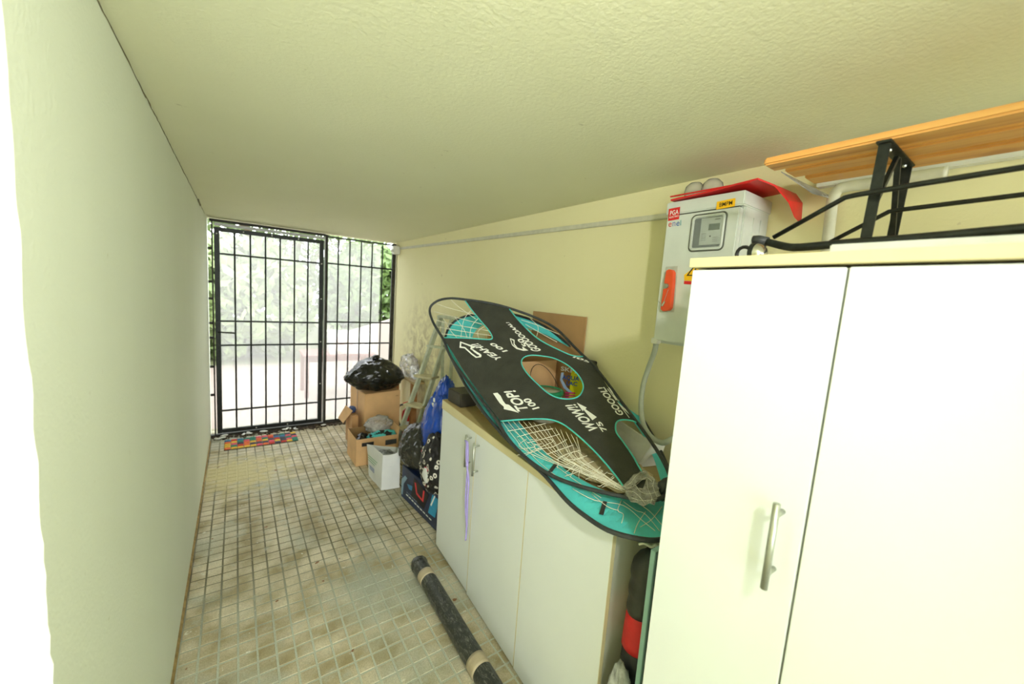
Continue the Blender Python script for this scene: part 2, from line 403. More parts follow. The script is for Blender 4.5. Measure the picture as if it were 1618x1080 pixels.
# left wall: its broken near edge is real jagged geometry
bm = bmesh.new(); NZ = 90; col = []
for k in range(NZ+1):
    z = H*k/NZ
    j = .010*noise.noise(Vector((0, 0, z*9)))+.012*abs(noise.noise(Vector((3, 0, z*31))))
    if 1.05 < z < 1.25: j += .02*abs(noise.noise(Vector((7, 1, z*60))))
    y0 = X0+j
    col.append([bm.verts.new(p) for p in ((0, y0+.012, z), (-.010, y0, z), (-.25, X0, z), (-.25, L+.12, z), (0, L+.12, z))])
for k in range(NZ):
    A, B = col[k], col[k+1]
    for i in range(5): bm.faces.new((A[i], A[(i+1) % 5], B[(i+1) % 5], B[i]))
bm.faces.new(col[0][::-1]); bm.faces.new(col[-1])
wl_ = struct(finish(bm, 'wall_left', M_left))
wl_.data.materials.append(M_end)
for p in wl_.data.polygons:
    if p.center.y < X0+.03 and p.center.x < -.0001: p.material_index = 1
# dark unpainted strip along the foot of the left wall
bm = bmesh.new(); N = 60
for k in range(N):
    y0, y1 = X0+.03+(L-.2-X0)*k/N, X0+.03+(L-.2-X0)*(k+1)/N
    h0 = .022+.006*noise.noise(Vector((y0*3, 0, 0))); h1 = .022+.006*noise.noise(Vector((y1*3, 0, 0)))
    v = [bm.verts.new(p) for p in ((0, y0, 0), (.009, y0, 0), (.009, y0, h0*.6), (0, y0, h0), (0, y1, 0), (.009, y1, 0), (.009, y1, h1*.6), (0, y1, h1))]
    for f in ((1, 5, 6, 2), (2, 6, 7, 3)): bm.faces.new([v[i] for i in f])
struct(finish(bm, 'baseboard_left', plain('bare_cement_strip', rgb(150, 126, 74), .9, var=.25, scale=30, bmp=.4)))
# cracked joint between left wall and ceiling
bm = bmesh.new(); P = []
for k in range(110):
    y = X0+.05+(L-.35-X0)*k/109
    P.append((.001, y, H-.006-.009*abs(noise.noise(Vector((y*7, 2, 0))))-.004*noise.noise(Vector((y*40, 5, 0)))))
add_tube(bm, P, [.0012+.0040*abs(noise.noise(Vector((q[1]*12, 1, 1)))) for q in P], 4)
add_tube(bm, [(.004, 3.9, 2.244), (.006, 3.96, 2.232), (.003, 4.03, 2.24), (.005, 4.1, 2.23)], .006, 5)
struct(finish(bm, 'trim_1', plain('crack_filler', rgb(120, 116, 84), .9)))

# ------------------------------------------------------------------ gate across the far end
def vbar(name, x, z0, z1, r, par, y=L): return tube(name, [(x, y, z0), (x, y, z1)], r, M_iron, par, 8)
g = thing('door_1', None, None, (.06, L, 0), kind='structure')
tag(g, 'hinged barred black iron gate leaf with lever handle')
for x in (.078, 1.035): box('stile', (x-.022, L-.018, .03), (x+.022, L+.018, 2.165), M_iron, g, .003)
for z in (.05, 2.145): box('frame_rail', (.1, L-.018, z-.02), (1.013, L+.018, z+.02), M_iron, g, .003)
for x in (.223, .358, .492, .627, .764, .897): vbar('bar', x, .05, 2.14, .0085, g)
for z in (.27, .97, 1.222, 1.905): box('cross_rail', (.1, L-.006, z-.009), (1.013, L+.006, z+.009), M_iron, g, .001)
h = box('lock_case', (.062, L-.05, 1.02), (.10, L-.018, 1.23), M_iron, g, .004)
tube('lever_handle', [(.085, L-.05, 1.115), (.085, L-.085, 1.115), (.11, L-.092, 1.115), (.215, L-.092, 1.108)], .0075, M_iron, h)
box('plastic_sheet', (.09, L+.022, .06), (1.03, L+.025, 2.13), M_sheet, g)
for x, z in ((.078, 2.1), (.3, 2.145), (.55, 2.145), (.8, 2.145), (1.035, 1.9), (1.035, 1.5), (1.035, 1.0), (1.035, .5), (.4, .05), (.7, .05)):
    bm = bmesh.new(); bmesh.ops.create_icosphere(bm, subdivisions=1, radius=.007, matrix=Matrix.Translation((x, L-.02, z))); finish(bm, 'rivet', M_white, g)
f = thing('window_1', None, None, (1.08, L, 0), kind='structure')
tag(f, 'fixed barred black iron panel right of the gate leaf')
for x, w_ in ((1.088, .012), (1.868, .022)): box('stile', (x-w_, L-.018, 0), (x+w_, L+.018, 2.235), M_ironR, f, .003)
for x in (1.215, 1.342, 1.472, 1.60, 1.725): vbar('bar', x, .02, 2.2, .0085, f)
for z in (.03, .29, .975, 1.235, 1.915, 2.215): box('cross_rail', (1.1, L-.006, z-.009), (1.846, L+.006, z+.009), M_iron, f, .001)
box('plastic_sheet', (1.11, L+.022, .02), (1.71, L+.025, 2.2), M_sheet, f)
fr = thing('trim_2', None, None, (0, L, 0), kind='structure')
tag(fr, 'fixed outer frame of the gate opening')
box('jamb', (.034, L-.02, 0), (.046, L+.02, 2.235), M_ironR, fr, .002)
box('lintel_bar', (.02, L-.02, 2.215), (1.075, L+.02, 2.24), M_ironR, fr, .003)
box('lit_gap_strip', (.06, L-.012, 2.178), (1.07, L+.012, 2.206), M_iron_gaplight, fr, .002)  # pale colour stands for the lit band above the leaf
box('lit_gap_strip', (1.064, L-.012, .03), (1.075, L+.012, 2.206), M_iron_gaplight, fr, .002)  # pale filler stands for daylight in the gap beside the leaf
box('sill_bar', (.0, L-.03, 0), (1.88, L+.03, .018), M_ironR, fr, .003)
for z in (.45, .75, 1.05, 1.2, 1.45, 1.62, 1.95): box('hinge_lug', (.004, L-.012, z-.012), (.04, L+.012, z+.012), M_ironR, fr, .002)

# ------------------------------------------------------------------ garden beyond the gate
M_pave = None
m, nt, bs = newmat('pink_paving'); c = mix(nt, noise_tex(nt, 3, 5), rgb(114, 101, 90), rgb(128, 117, 107)); nt.links.new(c, bs.inputs['Base Color']); bs.inputs['Roughness'].default_value = .8; M_pave = m
struct(box('patio', (-5, L+.25, -.14), (8, L+4.2, -.02), M_pave)); bpy.data.objects['patio'].name = 'trim_3'
m, nt, bs = newmat('garden_soil'); c = mix(nt, noise_tex(nt, 5, 6), rgb(70, 74, 44), rgb(92, 98, 54)); nt.links.new(c, bs.inputs['Base Color']); bs.inputs['Roughness'].default_value = .9
struct(box('trim_4', (-8, L+4.2, -.14), (12, L+16, -.04), m))
M_leafs = []
for i, (a, b) in enumerate(((rgb(74, 100, 50), rgb(114, 138, 76)), (rgb(95, 118, 65), rgb(142, 157, 104)), (rgb(58, 82, 41), rgb(93, 117, 63)))):
    m, nt, bs = newmat('leaves_%d' % i); nt.links.new(mix(nt, noise_tex(nt, 4, 3), a, b), bs.inputs['Base Color']); bs.inputs['Roughness'].default_value = .5
    bs.inputs['Subsurface Weight'].default_value = 0; bs.inputs['Transmission Weight'].default_value = 0
    M_leafs.append(m)
M_bark = plain('bark', rgb(98, 80, 56), .9, var=.2)
def bush(x, y, w, hh, n, mi, label, zb=-.04, trunk=0):
    t = thing('shrub' if not trunk else 'tree', label, 'shrub' if not trunk else 'tree', (x, y, zb), 'greenery beyond the gate')
    bm = bmesh.new(); rnd = random.Random(int(x*100+y))
    for k in range(n):
        a = rnd.uniform(0, 2*PI); e = rnd.uniform(-1, 1); rr = rnd.uniform(.55, 1)**.5
        d = Vector((math.cos(a)*math.sqrt(1-e*e), math.sin(a)*math.sqrt(1-e*e), e))*rr
        d *= 1+.35*noise.noise(d*2+Vector((x, y, 0)))
        c = Vector((x+d.x*w, y+d.y*w*.7, zb+trunk+hh*.5*(1+d.z)))
        if c.z < zb+.02: continue
        s = rnd.uniform(.09, .19); u_ = Vector([rnd.uniform(-1, 1) for _ in range(3)]).normalized(); v_ = u_.cross(Vector([rnd.uniform(-1, 1) for _ in range(3)])).normalized()
        bm.faces.new([bm.verts.new(c+q) for q in (u_*s, v_*s*.45, -u_*s, -v_*s*.45)])
    me = bpy.data.meshes.new('foliage'); bm.to_mesh(me); bm.free(); link('foliage', me, M_leafs[mi], t)
    tag(t.children[0] if t.children else None or bpy.data.objects[me.name] if False else [o for o in COL.objects if o.parent == t][0], kind='stuff')
    bm = bmesh.new()
    for k in range(5):
        a = k*1.26; add_tube(bm, [(x, y, zb), (x+.3*w*math.cos(a), y+.2*w*math.sin(a), zb+trunk+hh*.35), (x+.6*w*math.cos(a), y+.4*w*math.sin(a), zb+trunk+hh*.7)], [.05*hh/2, .03*hh/2, .008], 6)
    finish(bm, 'stem', M_bark, t, smooth=True)
bush(.3, 10.2, 1.35, 2.5, 4200, 1, 'broad light green shrub straight behind the gate leaf')
bush(3.2, 10.8, 1.25, 2.7, 4200, 0, 'mid green shrub behind the right half of the gate leaf')
bush(-2.2, 9.6, .9, 3.4, 3000, 1, 'pale green shrub at the left edge of the gate')
bush(6.1, 11.9, 1.3, 2.2, 3500, 2, 'dark green low shrub behind the barred side panel')
bush(8.6, 15.2, 2.2, 2.6, 3500, 1, 'leafy tree whose crown shows above the parasol', trunk=2.4)
bush(1.6, 15.8, 3.6, 5.2, 8000, 1, 'tall tree crown rising behind the shrubs', trunk=1.0)
# pale garden walls
M_gw = plain('pale_garden_wall', rgb(146, 138, 128), .85, var=.04, scale=3)
hexa('retaining_wall', [(2.2, 8.4, -.02), (6.5, 8.4, -.02), (6.5, 8.6, -.02), (2.2, 8.6, -.02), (2.2, 8.4, .75), (6.5, 8.4, 2.1), (6.5, 8.6, 2.1), (2.2, 8.6, .75)], M_gw)
tag(recentre(bpy.data.objects['retaining_wall'], (4.3, 8.5, -.02)), 'pale rendered garden wall with a sloping top, beyond the barred side panel', 'wall')
# white parasol
t = thing('parasol', 'white domed garden parasol seen through the top of the side panel', 'parasol', (3.55, 7.6, -.02))
tube('pole', [(3.55, 7.6, -.02), (3.55, 7.6, 2.55)], .022, M_white, t)
bm = bmesh.new(); N = 24; rings = []
for k in range(8):
    a = k/7*PI*.5; rr = .62*math.sin(a); z = 2.15+.42*math.cos(a); rings.append([bm.verts.new((3.55+rr*math.cos(j*2*PI/N)*(1-.03*(j % 3 == 0)), 7.6+rr*math.sin(j*2*PI/N), z)) for j in range(N)] if k else [bm.verts.new((3.55, 7.6, 2.57))])
for j in range(N): bm.faces.new((rings[0][0], rings[1][j], rings[1][(j+1) % N]))
for k in range(1, 7):
    for j in range(N): bm.faces.new((rings[k][j], rings[k+1][j], rings[k+1][(j+1) % N], rings[k][(j+1) % N]))
finish(bm, 'canopy', M_white, t, smooth=True)
# garden table with a clear tub and a basket
M_tab = plain('dusty_red_wood', rgb(110, 60, 52), .6, var=.12)
ta, tb = PY(480, 607, 6.3), PY(556, 600, 6.3)
tz = .62; tx0, tx1 = ta.x, tb.x+.35
t = thing('garden_table', 'reddish wooden table standing on the patio just outside the gate', 'table', ((tx0+tx1)/2, 6.55, -.02))
box('table_top', (tx0, 6.25, tz-.03), (tx1, 6.85, tz), M_tab, t, .004)
for x in (tx0+.04, tx1-.04):
    for y in (6.3, 6.8): box('leg', (x-.025, y-.025, -.02), (x+.025, y+.025, tz-.03), M_tab, t, .003)
box('apron', (tx0+.04, 6.29, tz-.1), (tx1-.04, 6.31, tz-.03), M_tab, t)
def openbox(name, x0, y0, x1, y1, z0, z1, th, mat, par, taper=0):
    bm = bmesh.new(); a = [(x0, y0), (x1, y0), (x1, y1), (x0, y1)]
    def ring(d, z): return [bm.verts.new((x+(d if i in (0, 3) else -d), y+(d if i < 2 else -d), z)) for i, (x, y) in enumerate(a)]
    R = [ring(taper, z0), ring(0, z1), ring(th, z1), ring(taper+th, z0+th)]
    bm.faces.new(R[0][::-1])
    for k in range(3):
        for i in range(4): bm.faces.new((R[k][i], R[k][(i+1) % 4], R[k+1][(i+1) % 4], R[k+1][i]))
    bm.faces.new(R[3]); return finish(bm, name, mat, par)
o = openbox('plastic_tub', tx0+.32, 6.3, tx0+.95, 6.75, tz+.001, tz+.33, .004, M_filmw, None, .03)
tag(recentre(o, (tx0+.6, 6.5, tz)), 'clear storage tub on the red garden table', 'tub')
bc = Vector((tx0+.58, 6.5, tz+.012))
bm = bmesh.new()
for k in range(7):
    r = .10+.035*math.sin(k/6*PI); add_tube(bm, [(bc.x+r*math.cos(a*PI/10), bc.y+r*math.sin(a*PI/10), bc.z+.012+k*.028+.004*(a % 2)) for a in range(20)], .014, 6, True)
add_box(bm, (bc.x-.09, bc.y-.09, bc.z), (bc.x+.09, bc.y+.09, bc.z+.01))
o = finish(bm, 'basket', plain('orange_wicker', rgb(170, 92, 44), .7, var=.2, scale=40), None, smooth=True)
tag(recentre(o, bc), 'round orange wicker basket inside the clear tub', 'basket')

# ------------------------------------------------------------------ doormat of woven coloured patches
cols = [rgb(200, 60, 48), rgb(226, 110, 60), rgb(60, 120, 160), rgb(50, 130, 110), rgb(228, 184, 60), rgb(220, 92, 110), rgb(70, 70, 84)]
PM = [plain('mat_patch_%d' % i, c_, .85, var=.1, scale=60, bmp=.3) for i, c_ in enumerate(cols)]
mt = thing('doormat', 'multicoloured woven doormat in front of the gate', 'mat', (.44, 4.66, .004))
box('backing', (.12, 4.52, .0045), (.76, 4.80, .009), M_rim, mt)
bm = bmesh.new(); dx, dy = .64/12, .28/5
a, b, h_ = dx/2*.94, dy/2*.9, .007
lo = [bm.verts.new(p) for p in ((-a, -b, 0), (a, -b, 0), (a, b, 0), (-a, b, 0))]; hi = [bm.verts.new((p[0]*.7, p[1]*.6, h_)) for p in ((-a, -b), (a, -b), (a, b), (-a, b))]
bm.faces.new(hi)
for k in range(4): bm.faces.new((lo[k], lo[(k+1) % 4], hi[(k+1) % 4], hi[k]))
base_me = bpy.data.meshes.new('patch'); bm.to_mesh(base_me); bm.free()
PMe = []
for m_ in PM: q = base_me.copy(); q.materials.append(m_); PMe.append(q)
rm = random.Random(3)
for i in range(12):
    for j in range(5):
        o = bpy.data.objects.new('patch', PMe[rm.randrange(7)]); COL.objects.link(o); o.parent = mt; o.location = Vector((.12+dx*(i+.5), 4.52+dy*(j+.5), .009))-mt.location
# dirt and rubbish swept against the gate foot
bm = bmesh.new(); rr = random.Random(11)
for k in range(420):
    x = rr.uniform(.02, 1.3); y = L-.05-abs(rr.gauss(0, .05)); s = rr.uniform(.004, .014)
    bmesh.ops.create_icosphere(bm, subdivisions=1, radius=s, matrix=Matrix.Translation((x, y, .004+s*.4)) @ Matrix.Diagonal((rr.uniform(.6, 2), rr.uniform(.6, 1.6), .6, 1)))
o = finish(bm, 'dirt', plain('dark_dirt', rgb(70, 58, 44), .95, var=.4, scale=40)); tag(recentre(o, (.6, 4.9, .0)), 'dark leaf litter and dirt along the gate foot', 'dirt', kind='stuff')
bm = bmesh.new()
for k in range(13):
    x = rr.uniform(.02, 1.35); y = L-.07-abs(rr.gauss(0, .03)); s = rr.uniform(.012, .028)
    T = Matrix.Translation((x, y, .012+s*.35)) @ Matrix.Rotation(rr.uniform(0, 3), 4, 'Z') @ Matrix.Diagonal((1.5, .6, .4, 1))
    bmesh.ops.create_icosphere(bm, subdivisions=2, radius=s, matrix=T)
o = finish(bm, 'scrap', M_whitebag); tag(recentre(o, (.6, 4.9, .0)), 'white scraps of paper and film in the dirt by the gate', 'litter', kind='stuff')

# small junction box at the gate's top right corner
t = thing('junction_box', 'small white junction box high in the corner beside the gate', 'junction box', (1.86, 4.9, 2.13))
box('body', (1.82, 4.86, 2.10), (1.898, 4.95, 2.2), M_white, t, .008)
tube('cable_gland', [(1.82, 4.905, 2.14), (1.80, 4.905, 2.14)], .018, M_white, t)

# trunking along the right wall
t = thing('cable_trunking', 'long off-white cable trunking high along the right wall', 'trunking', (1.9, 3, 2.15))
def trunk_z(y): return 2.122+(2.183-2.122)*(y-1.17)/(4.7-1.17)
N = 10
for k in range(2):
    ya, yb = (4.85, 2.6) if k == 0 else (2.598, 1.02)
    hexa('duct_length', [(1.884, yb, trunk_z(yb)-.026), (1.899, yb, trunk_z(yb)-.026), (1.899, ya, trunk_z(ya)-.026), (1.884, ya, trunk_z(ya)-.026),
         (1.884, yb, trunk_z(yb)), (1.899, yb, trunk_z(yb)), (1.899, ya, trunk_z(ya)), (1.884, ya, trunk_z(ya))], M_pvc, t, .003)

# ------------------------------------------------------------------ lower cabinet: three doors
LW = .0517
def CXl(y, o=0): return 1.2879+(y-2)*LW+o
def topz(y): return .969+(y-.745)*.026
Y3, Y2, Y1, Y0c = .747, 1.236, 1.730, 2.201
t = thing('low_cabinet', 'long low cream cabinet with three doors standing under the black target sheet', 'cabinet', (1.5, 1.47, .004))
def prism(name, ya, yb, xo0, x1, z0a, z1a, mat, par, z1b=None, bevel=.0015):
    z1b = z1a if z1b is None else z1b
    return hexa(name, [(CXl(ya, xo0), ya, z0a), (x1, ya, z0a), (x1, yb, z0a), (CXl(yb, xo0), yb, z0a),
                       (CXl(ya, xo0), ya, z1a), (x1, ya, z1a), (x1, yb, z1b), (CXl(yb, xo0), yb, z1b)], mat, par, bevel)
BK = 1.80
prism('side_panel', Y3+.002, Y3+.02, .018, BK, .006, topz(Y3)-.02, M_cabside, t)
prism('side_panel', Y0c-.02, Y0c-.002, .018, BK, .006, topz(Y0c)-.02, M_cab, t)
prism('partition', Y1-.01, Y1+.01, .02, BK-.01, .05, topz(Y1)-.02, M_cab, t)
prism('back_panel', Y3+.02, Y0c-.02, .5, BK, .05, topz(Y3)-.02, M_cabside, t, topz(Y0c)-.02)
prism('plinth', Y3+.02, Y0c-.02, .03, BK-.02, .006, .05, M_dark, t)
prism('top_board', Y3-.004, Y0c+.002, -.004, BK+.005, topz(Y3)-.02, topz(Y3), M_edge, t, topz(Y0c))
tb = bpy.data.objects['top_board']; tb.data.materials.append(plain('tan_top_face', rgb(190, 166, 112), .5, var=.04))  # upper face given a darker tan than the edging
for p in tb.data.polygons:
    if p.center.z > .98 and abs(p.normal.z) > .95 and p.area > .1: p.material_index = 1
for ya, yb, zb in ((Y3+.0015, Y2-.002, .010), (Y2+.002, Y1-.002, .014), (Y1+.002, Y0c-.0015, .026)):
    d = prism('door', ya, yb, 0, 0, zb, topz(ya)-.026, M_cab, t, topz(yb)-.026)
    me = d.data
    # door is a thin slab: rebuild with real thickness
    pts = [(CXl(ya), ya, zb), (CXl(ya, .017), ya, zb), (CXl(yb, .017), yb, zb), (CXl(yb), yb, zb),
           (CXl(ya), ya, topz(ya)-.026), (CXl(ya, .017), ya, topz(ya)-.026), (CXl(yb, .017), yb, topz(yb)-.026), (CXl(yb), yb, topz(yb)-.026)]
    bpy.data.objects.remove(d); d = hexa('door', pts, M_cab, t, .001)
    if yb > Y2+.1:
        hy = (Y1-.045) if yb < Y1+.05 else (Y1+.05)
        dz = -.01 if yb < Y1+.05 else 0
        hz0, hz1 = .745+dz, .925+dz
        hb = tube('handle', [(CXl(hy, -.032), hy, hz0), (CXl(hy, -.032), hy, hz1)], .006, M_steel, d)
        for z in (hz0+.02, hz1-.02): tube('handle_post', [(CXl(hy, -.032), hy, z), (CXl(hy, .001), hy, z)], .0045, M_steel, d)
    box('edge_band', (CXl(ya, -.0003), ya-.0008, zb), (CXl(ya, .016), ya+.0004, topz(ya)-.03), M_edge, d)
# lilac ribbon looped round the handles
hy = Y1+.002; xx = CXl(hy)
P1 = [(xx-.045, hy+.03, .905), (xx-.045, hy+.005, .90), (xx-.042, hy+.0, .85), (xx-.040, hy-.002, .78), (xx-.032, hy+.012, .68), (xx-.026, hy+.022, .58), (xx-.022, hy+.02, .5), (xx-.02, hy+.004, .41), (xx-.016, hy+.012, .33)]
P2 = [(xx-.045, hy+.03, .902), (xx-.046, hy+.012, .895), (xx-.044, hy+.012, .84), (xx-.042, hy+.004, .78), (xx-.034, hy-.012, .69), (xx-.03, hy-.006, .58), (xx-.024, hy+.0, .49), (xx-.02, hy+.002, .42)]
bm = bmesh.new(); add_tube(bm, catmull(P1, 5), .0055, 6, flat=.15); add_tube(bm, catmull(P2, 5), .0055, 6, flat=.15)
bmesh.ops.create_icosphere(bm, subdivisions=2, radius=.009, matrix=Matrix.Translation((xx-.041, hy+.001, .775)))
o = finish(bm, 'ribbon', M_purple, smooth=True); tag(recentre(o, (xx, hy, .6)), 'lilac ribbon knotted on the low cabinet handles and hanging down', 'ribbon')

# ------------------------------------------------------------------ tall cabinet in the right foreground
def XTf(y, o=0): return 1.0648-(.495-y)*.0532+o
TZ = 1.795; TY1, TYS, TY0 = .495, .2175, -.36
t = thing('tall_cabinet', 'tall white two-door cabinet filling the right foreground', 'cabinet', (1.33, .07, .004))
def tp(name, ya, yb, xa, xb, z0, z1, mat, par, bevel=.0012):
    return hexa(name, [(XTf(ya, xa), ya, z0), (XTf(ya, xb), ya, z0), (XTf(yb, xb), yb, z0), (XTf(yb, xa), yb, z0),
                       (XTf(ya, xa), ya, z1), (XTf(ya, xb), ya, z1), (XTf(yb, xb), yb, z1), (XTf(yb, xa), yb, z1)], mat, par, bevel)
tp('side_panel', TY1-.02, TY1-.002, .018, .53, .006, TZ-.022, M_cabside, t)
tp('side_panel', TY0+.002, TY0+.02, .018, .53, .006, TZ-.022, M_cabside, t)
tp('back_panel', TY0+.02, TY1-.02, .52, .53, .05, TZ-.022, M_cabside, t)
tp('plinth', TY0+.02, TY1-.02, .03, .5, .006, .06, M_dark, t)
tp('top_board', TY0-.004, TY1+.004, -.008, .535, TZ-.02, TZ, M_edge, t)
tp('gap_backing', TYS-.02, TYS+.02, .0185, .03, .06, TZ-.025, M_edge, t)
d1 = tp('door', TYS+.0018, TY1-.001, 0, .0175, .02, TZ-.0255, M_cab, t, .0015)
d2 = tp('door', TY0+.001, TYS-.0018, 0, .0175, .02, TZ-.0255, M_cab, t, .0015)
hy = .2535
tube('handle', [(XTf(hy, -.034), hy, 1.188), (XTf(hy, -.034), hy, 1.352)], .0062, M_steel, d1, 16)
for z in (1.215, 1.328): tube('handle_post', [(XTf(hy, -.034), hy, z), (XTf(hy, .001), hy, z)], .0045, M_steel, d1)

# ------------------------------------------------------------------ things in the gap between the cabinets
gx = 1.25
t = thing('board', 'pale teal board standing on edge against the tall cabinet side', 'board', (1.3, .53, .004))
BX = 1.15
box('panel', (BX, .5525, .006), (BX+.35, .567, 1.03), plain('pale_teal_board', rgb(150, 190, 184), .5, var=.04), t, .001)
box('edging', (BX-.001, .5465, .006), (BX+.35, .552, 1.03), plain('dark_teal_edge', rgb(70, 100, 96), .6), t, .001)
# long soft bag standing in the gap
t = thing('long_bag', 'long black cloth bag with a red band standing in the gap beside the low cabinet', 'bag', (1.38, .64, .004))
def bagring(z, r, k): return [(1.31+r*.70*1.25*math.cos(a*2*PI/28)*(1+.05*noise.noise(Vector((math.cos(a*2*PI/28)*2, math.sin(a*2*PI/28)*2, z*6+k)))), .664+r*.70*math.sin(a*2*PI/28)*(1+.06*noise.noise(Vector((math.cos(a*2*PI/28)*3, math.sin(a*2*PI/28)*3, z*9)))), z) for a in range(28)]
def bagpart(name, zs, rs, mat, wav=0):
    bm = bmesh.new(); R = []
    for z, r in zip(zs, rs):
        ring = bagring(z, r, 0)
        R.append([bm.verts.new(p) for p in ring])
    for i in range(len(R)-1):
        for k in range(28): bm.faces.new((R[i][k], R[i][(k+1) % 28], R[i+1][(k+1) % 28], R[i+1][k]))
    bm.faces.new(R[0][::-1]); bm.faces.new(R[-1]); return finish(bm, name, mat, t, smooth=True)
M_bagc = plain('black_bag_cloth', rgb(58, 58, 52), .55, var=.25, scale=14, bmp=.5, bscale=16)
def lsp(a, b, n): return [a+(b-a)*i/(n-1) for i in range(n)]
bagpart('lower_body', lsp(.006, .585, 10), [.072+.004*math.sin(i*1.7) for i in range(10)], plain('dark_bag_cloth', rgb(30, 32, 36), .5, var=.3, scale=14, bmp=.4, bscale=20))
bagpart('red_band', lsp(.585, .705, 8), [.078-.001*i for i in range(8)], plain('red_cloth', rgb(214, 40, 42), .55, var=.08, scale=10, bmp=.3, bscale=20))
bagpart('upper_body', lsp(.705, .875, 14)+[.895, .91, .92], [.071+.003*math.sin(i*1.3) for i in range(14)]+[.052, .028, .018], M_bagc)
tube('drawstring', catmull([(1.28, .69, .928), (1.285, .675, .938), (1.30, .66, .93), (1.31, .65, .94), (1.30, .64, .928)], 4), .004, M_net, t)
o = blob('crumpled_bag', (1.215, .655, .28), (.045, .055, .27), glassy('dusty_film', (.85, .88, .84, 1), .7, .15, .3, 30, ior=1.4), None, 5, .08, 2.0, .10, .95, zmin=.006)
tag(recentre(o, (1.215, .655, .004)), 'crumpled clear plastic bag on the floor under the red-banded bag', 'plastic bag')

# ------------------------------------------------------------------ rolled sheet on the floor
ra, rb = Vector((1.115, 2.02, 0)), Vector((1.085, .88, 0)); R_ = .048
t = thing('rolled_sheet', 'black roll of membrane with tan tape bands lying beside the low cabinet', 'roll', (1.1, 1.45, .004))
M_memb = None
m, nt, bs = newmat('scuffed_membrane')
c = mix(nt, ramp(nt, noise_tex(nt, 60, 6, .8, stretch=(1, .3, 1), dist=2), [(.5, (0, 0, 0, 1)), (.72, (.8, .8, .8, 1))]), rgb(42, 44, 40), rgb(140, 140, 126)); nt.links.new(c, bs.inputs['Base Color']); bs.inputs['Roughness'].default_value = .4; bump(nt, bs, noise_tex(nt, 40, 5), .4)
M_memb = m
def rollpt(s): return ra.lerp(rb, s)+Vector((0, 0, R_+.006))
def rsec(name, s0, s1, mat, r, n=14, rag=0):
    pts = [rollpt(s0+(s1-s0)*i/n) for i in range(n+1)]
    return tube(name, pts, [r+.0012*noise.noise(Vector((i*.9+s0*20, 1, 0))) for i in range(n+1)], mat, t, 28)
rsec('core_roll', .0, 1, M_memb, R_-.002, 40)
M_tape = plain('tan_tape', rgb(178, 164, 134), .5, var=.1, scale=30)
rsec('tape_band', .075, .125, M_tape, R_-.0006, 4); rsec('tape_band', .615, .67, M_tape, R_-.0006, 4)
# folded end
blob('folded_end', rollpt(-.005)+Vector((0, .0, 0)), (R_*.97, .05, R_*.97), M_memb, t, 3, .08, 2, .10, 2)
bm = bmesh.new()
for k in range(3):
    add_tube(bm, [rollpt(.0)+Vector(((R_-.012*k-.012)*math.cos(a*PI/10), .012, (R_-.012*k-.012)*math.sin(a*PI/10))) for a in range(20)], .003, 5, True)
finish(bm, 'roll_layers', M_memb, t, smooth=True)
# tape scrap on floor
o = box('wood_splinter', (1.15, 1.80, .0045), (1.156, 1.83, .0075), M_plank, None, .0008); tag(recentre(o, (1.153, 1.815, .0045)), 'tiny splinter of wood on the floor beside the roll', 'splinter')

# ------------------------------------------------------------------ cardboard boxes by the gate
t = thing('open_box', 'open cardboard box of black and teal gear in front of the large box', 'box', (1.33, 3.8, .005))
bx0, bx1, by0, by1, bz = 1.13, 1.53, 3.63, 3.98, .262
box('base', (bx0, by0, .005), (bx1, by1, .010), M_card, t)
box('side_wall', (bx0, by0, .010), (bx1, by0+.005, bz), M_card, t); box('side_wall', (bx0, by1-.005, .010), (bx1, by1, bz), M_cardin, t)
box('side_wall', (bx0, by0+.005, .010), (bx0+.005, by1-.005, bz), M_card, t); box('side_wall', (bx1-.005, by0+.005, .010), (bx1, by1-.005, bz), M_card, t)
hexa('flap', [(bx1-.005, by0+.01, bz), (bx1, by0+.01, bz), (bx1, by1-.01, bz), (bx1-.005, by1-.01, bz), (bx1+.012, by0+.02, bz+.06), (bx1+.017, by0+.02, bz+.06), (bx1+.017, by1-.02, bz+.06), (bx1+.012, by1-.02, bz+.06)], M_card, t)
yf = by0-.0012
quad('printed_label', [(bx0+.05, yf, .19), (bx0+.16, yf, .19), (bx0+.16, yf, .225), (bx0+.05, yf, .225)], M_blk, t, .001)
quad('printed_label', [(bx0+.27, yf, .17), (bx1-.02, yf, .17), (bx1-.02, yf, .22), (bx0+.27, yf, .22)], plain('dark_label', rgb(60, 62, 58), .6), t, .001)
print_text('D-2000', frame_fn((bx0+.062, yf-.0006, .198), (bx0+.148, yf-.0006, .198), (bx0+.062, yf-.0006, .217)), 'lettering', M_card, t)
for k, (cx, cy, s) in enumerate(((1.20, 3.75, .055), (1.24, 3.84, .045))):
    o = blob('headset', (cx, cy, .20+k*.01), (s, s, s*.7), plain('glossy_black', rgb(16, 16, 16), .2), None, 4+k, .3, 2, .2, .8, 3); tag(recentre(o, (cx, cy, .17)), ['round black glossy gadget in the left of the open box', 'second black gadget behind the round one in the open box'][k], 'gadget')
o = blob('glove_bundle', (1.40, 3.74, .225), (.12, .085, .05), M_teal, None, 9, .3, 2.6, .2, .8); o.data.materials.append(plain('dark_cloth', rgb(28, 30, 30), .7))
for p in o.data.polygons:
    if noise.noise(p.center*22) > .0: p.material_index = 1
tag(recentre(o, (1.40, 3.74, .19)), 'teal and black padded gear heaped in the open box', 'gear')
o = blob('bubble_bag', (1.40, 3.86, .30), (.12, .09, .08), M_filmw, None, 12, .25, 2.4, .2, .8); tag(recentre(o, (1.40, 3.86, .25)), 'clear crumpled plastic bag on top of the open box', 'plastic bag')
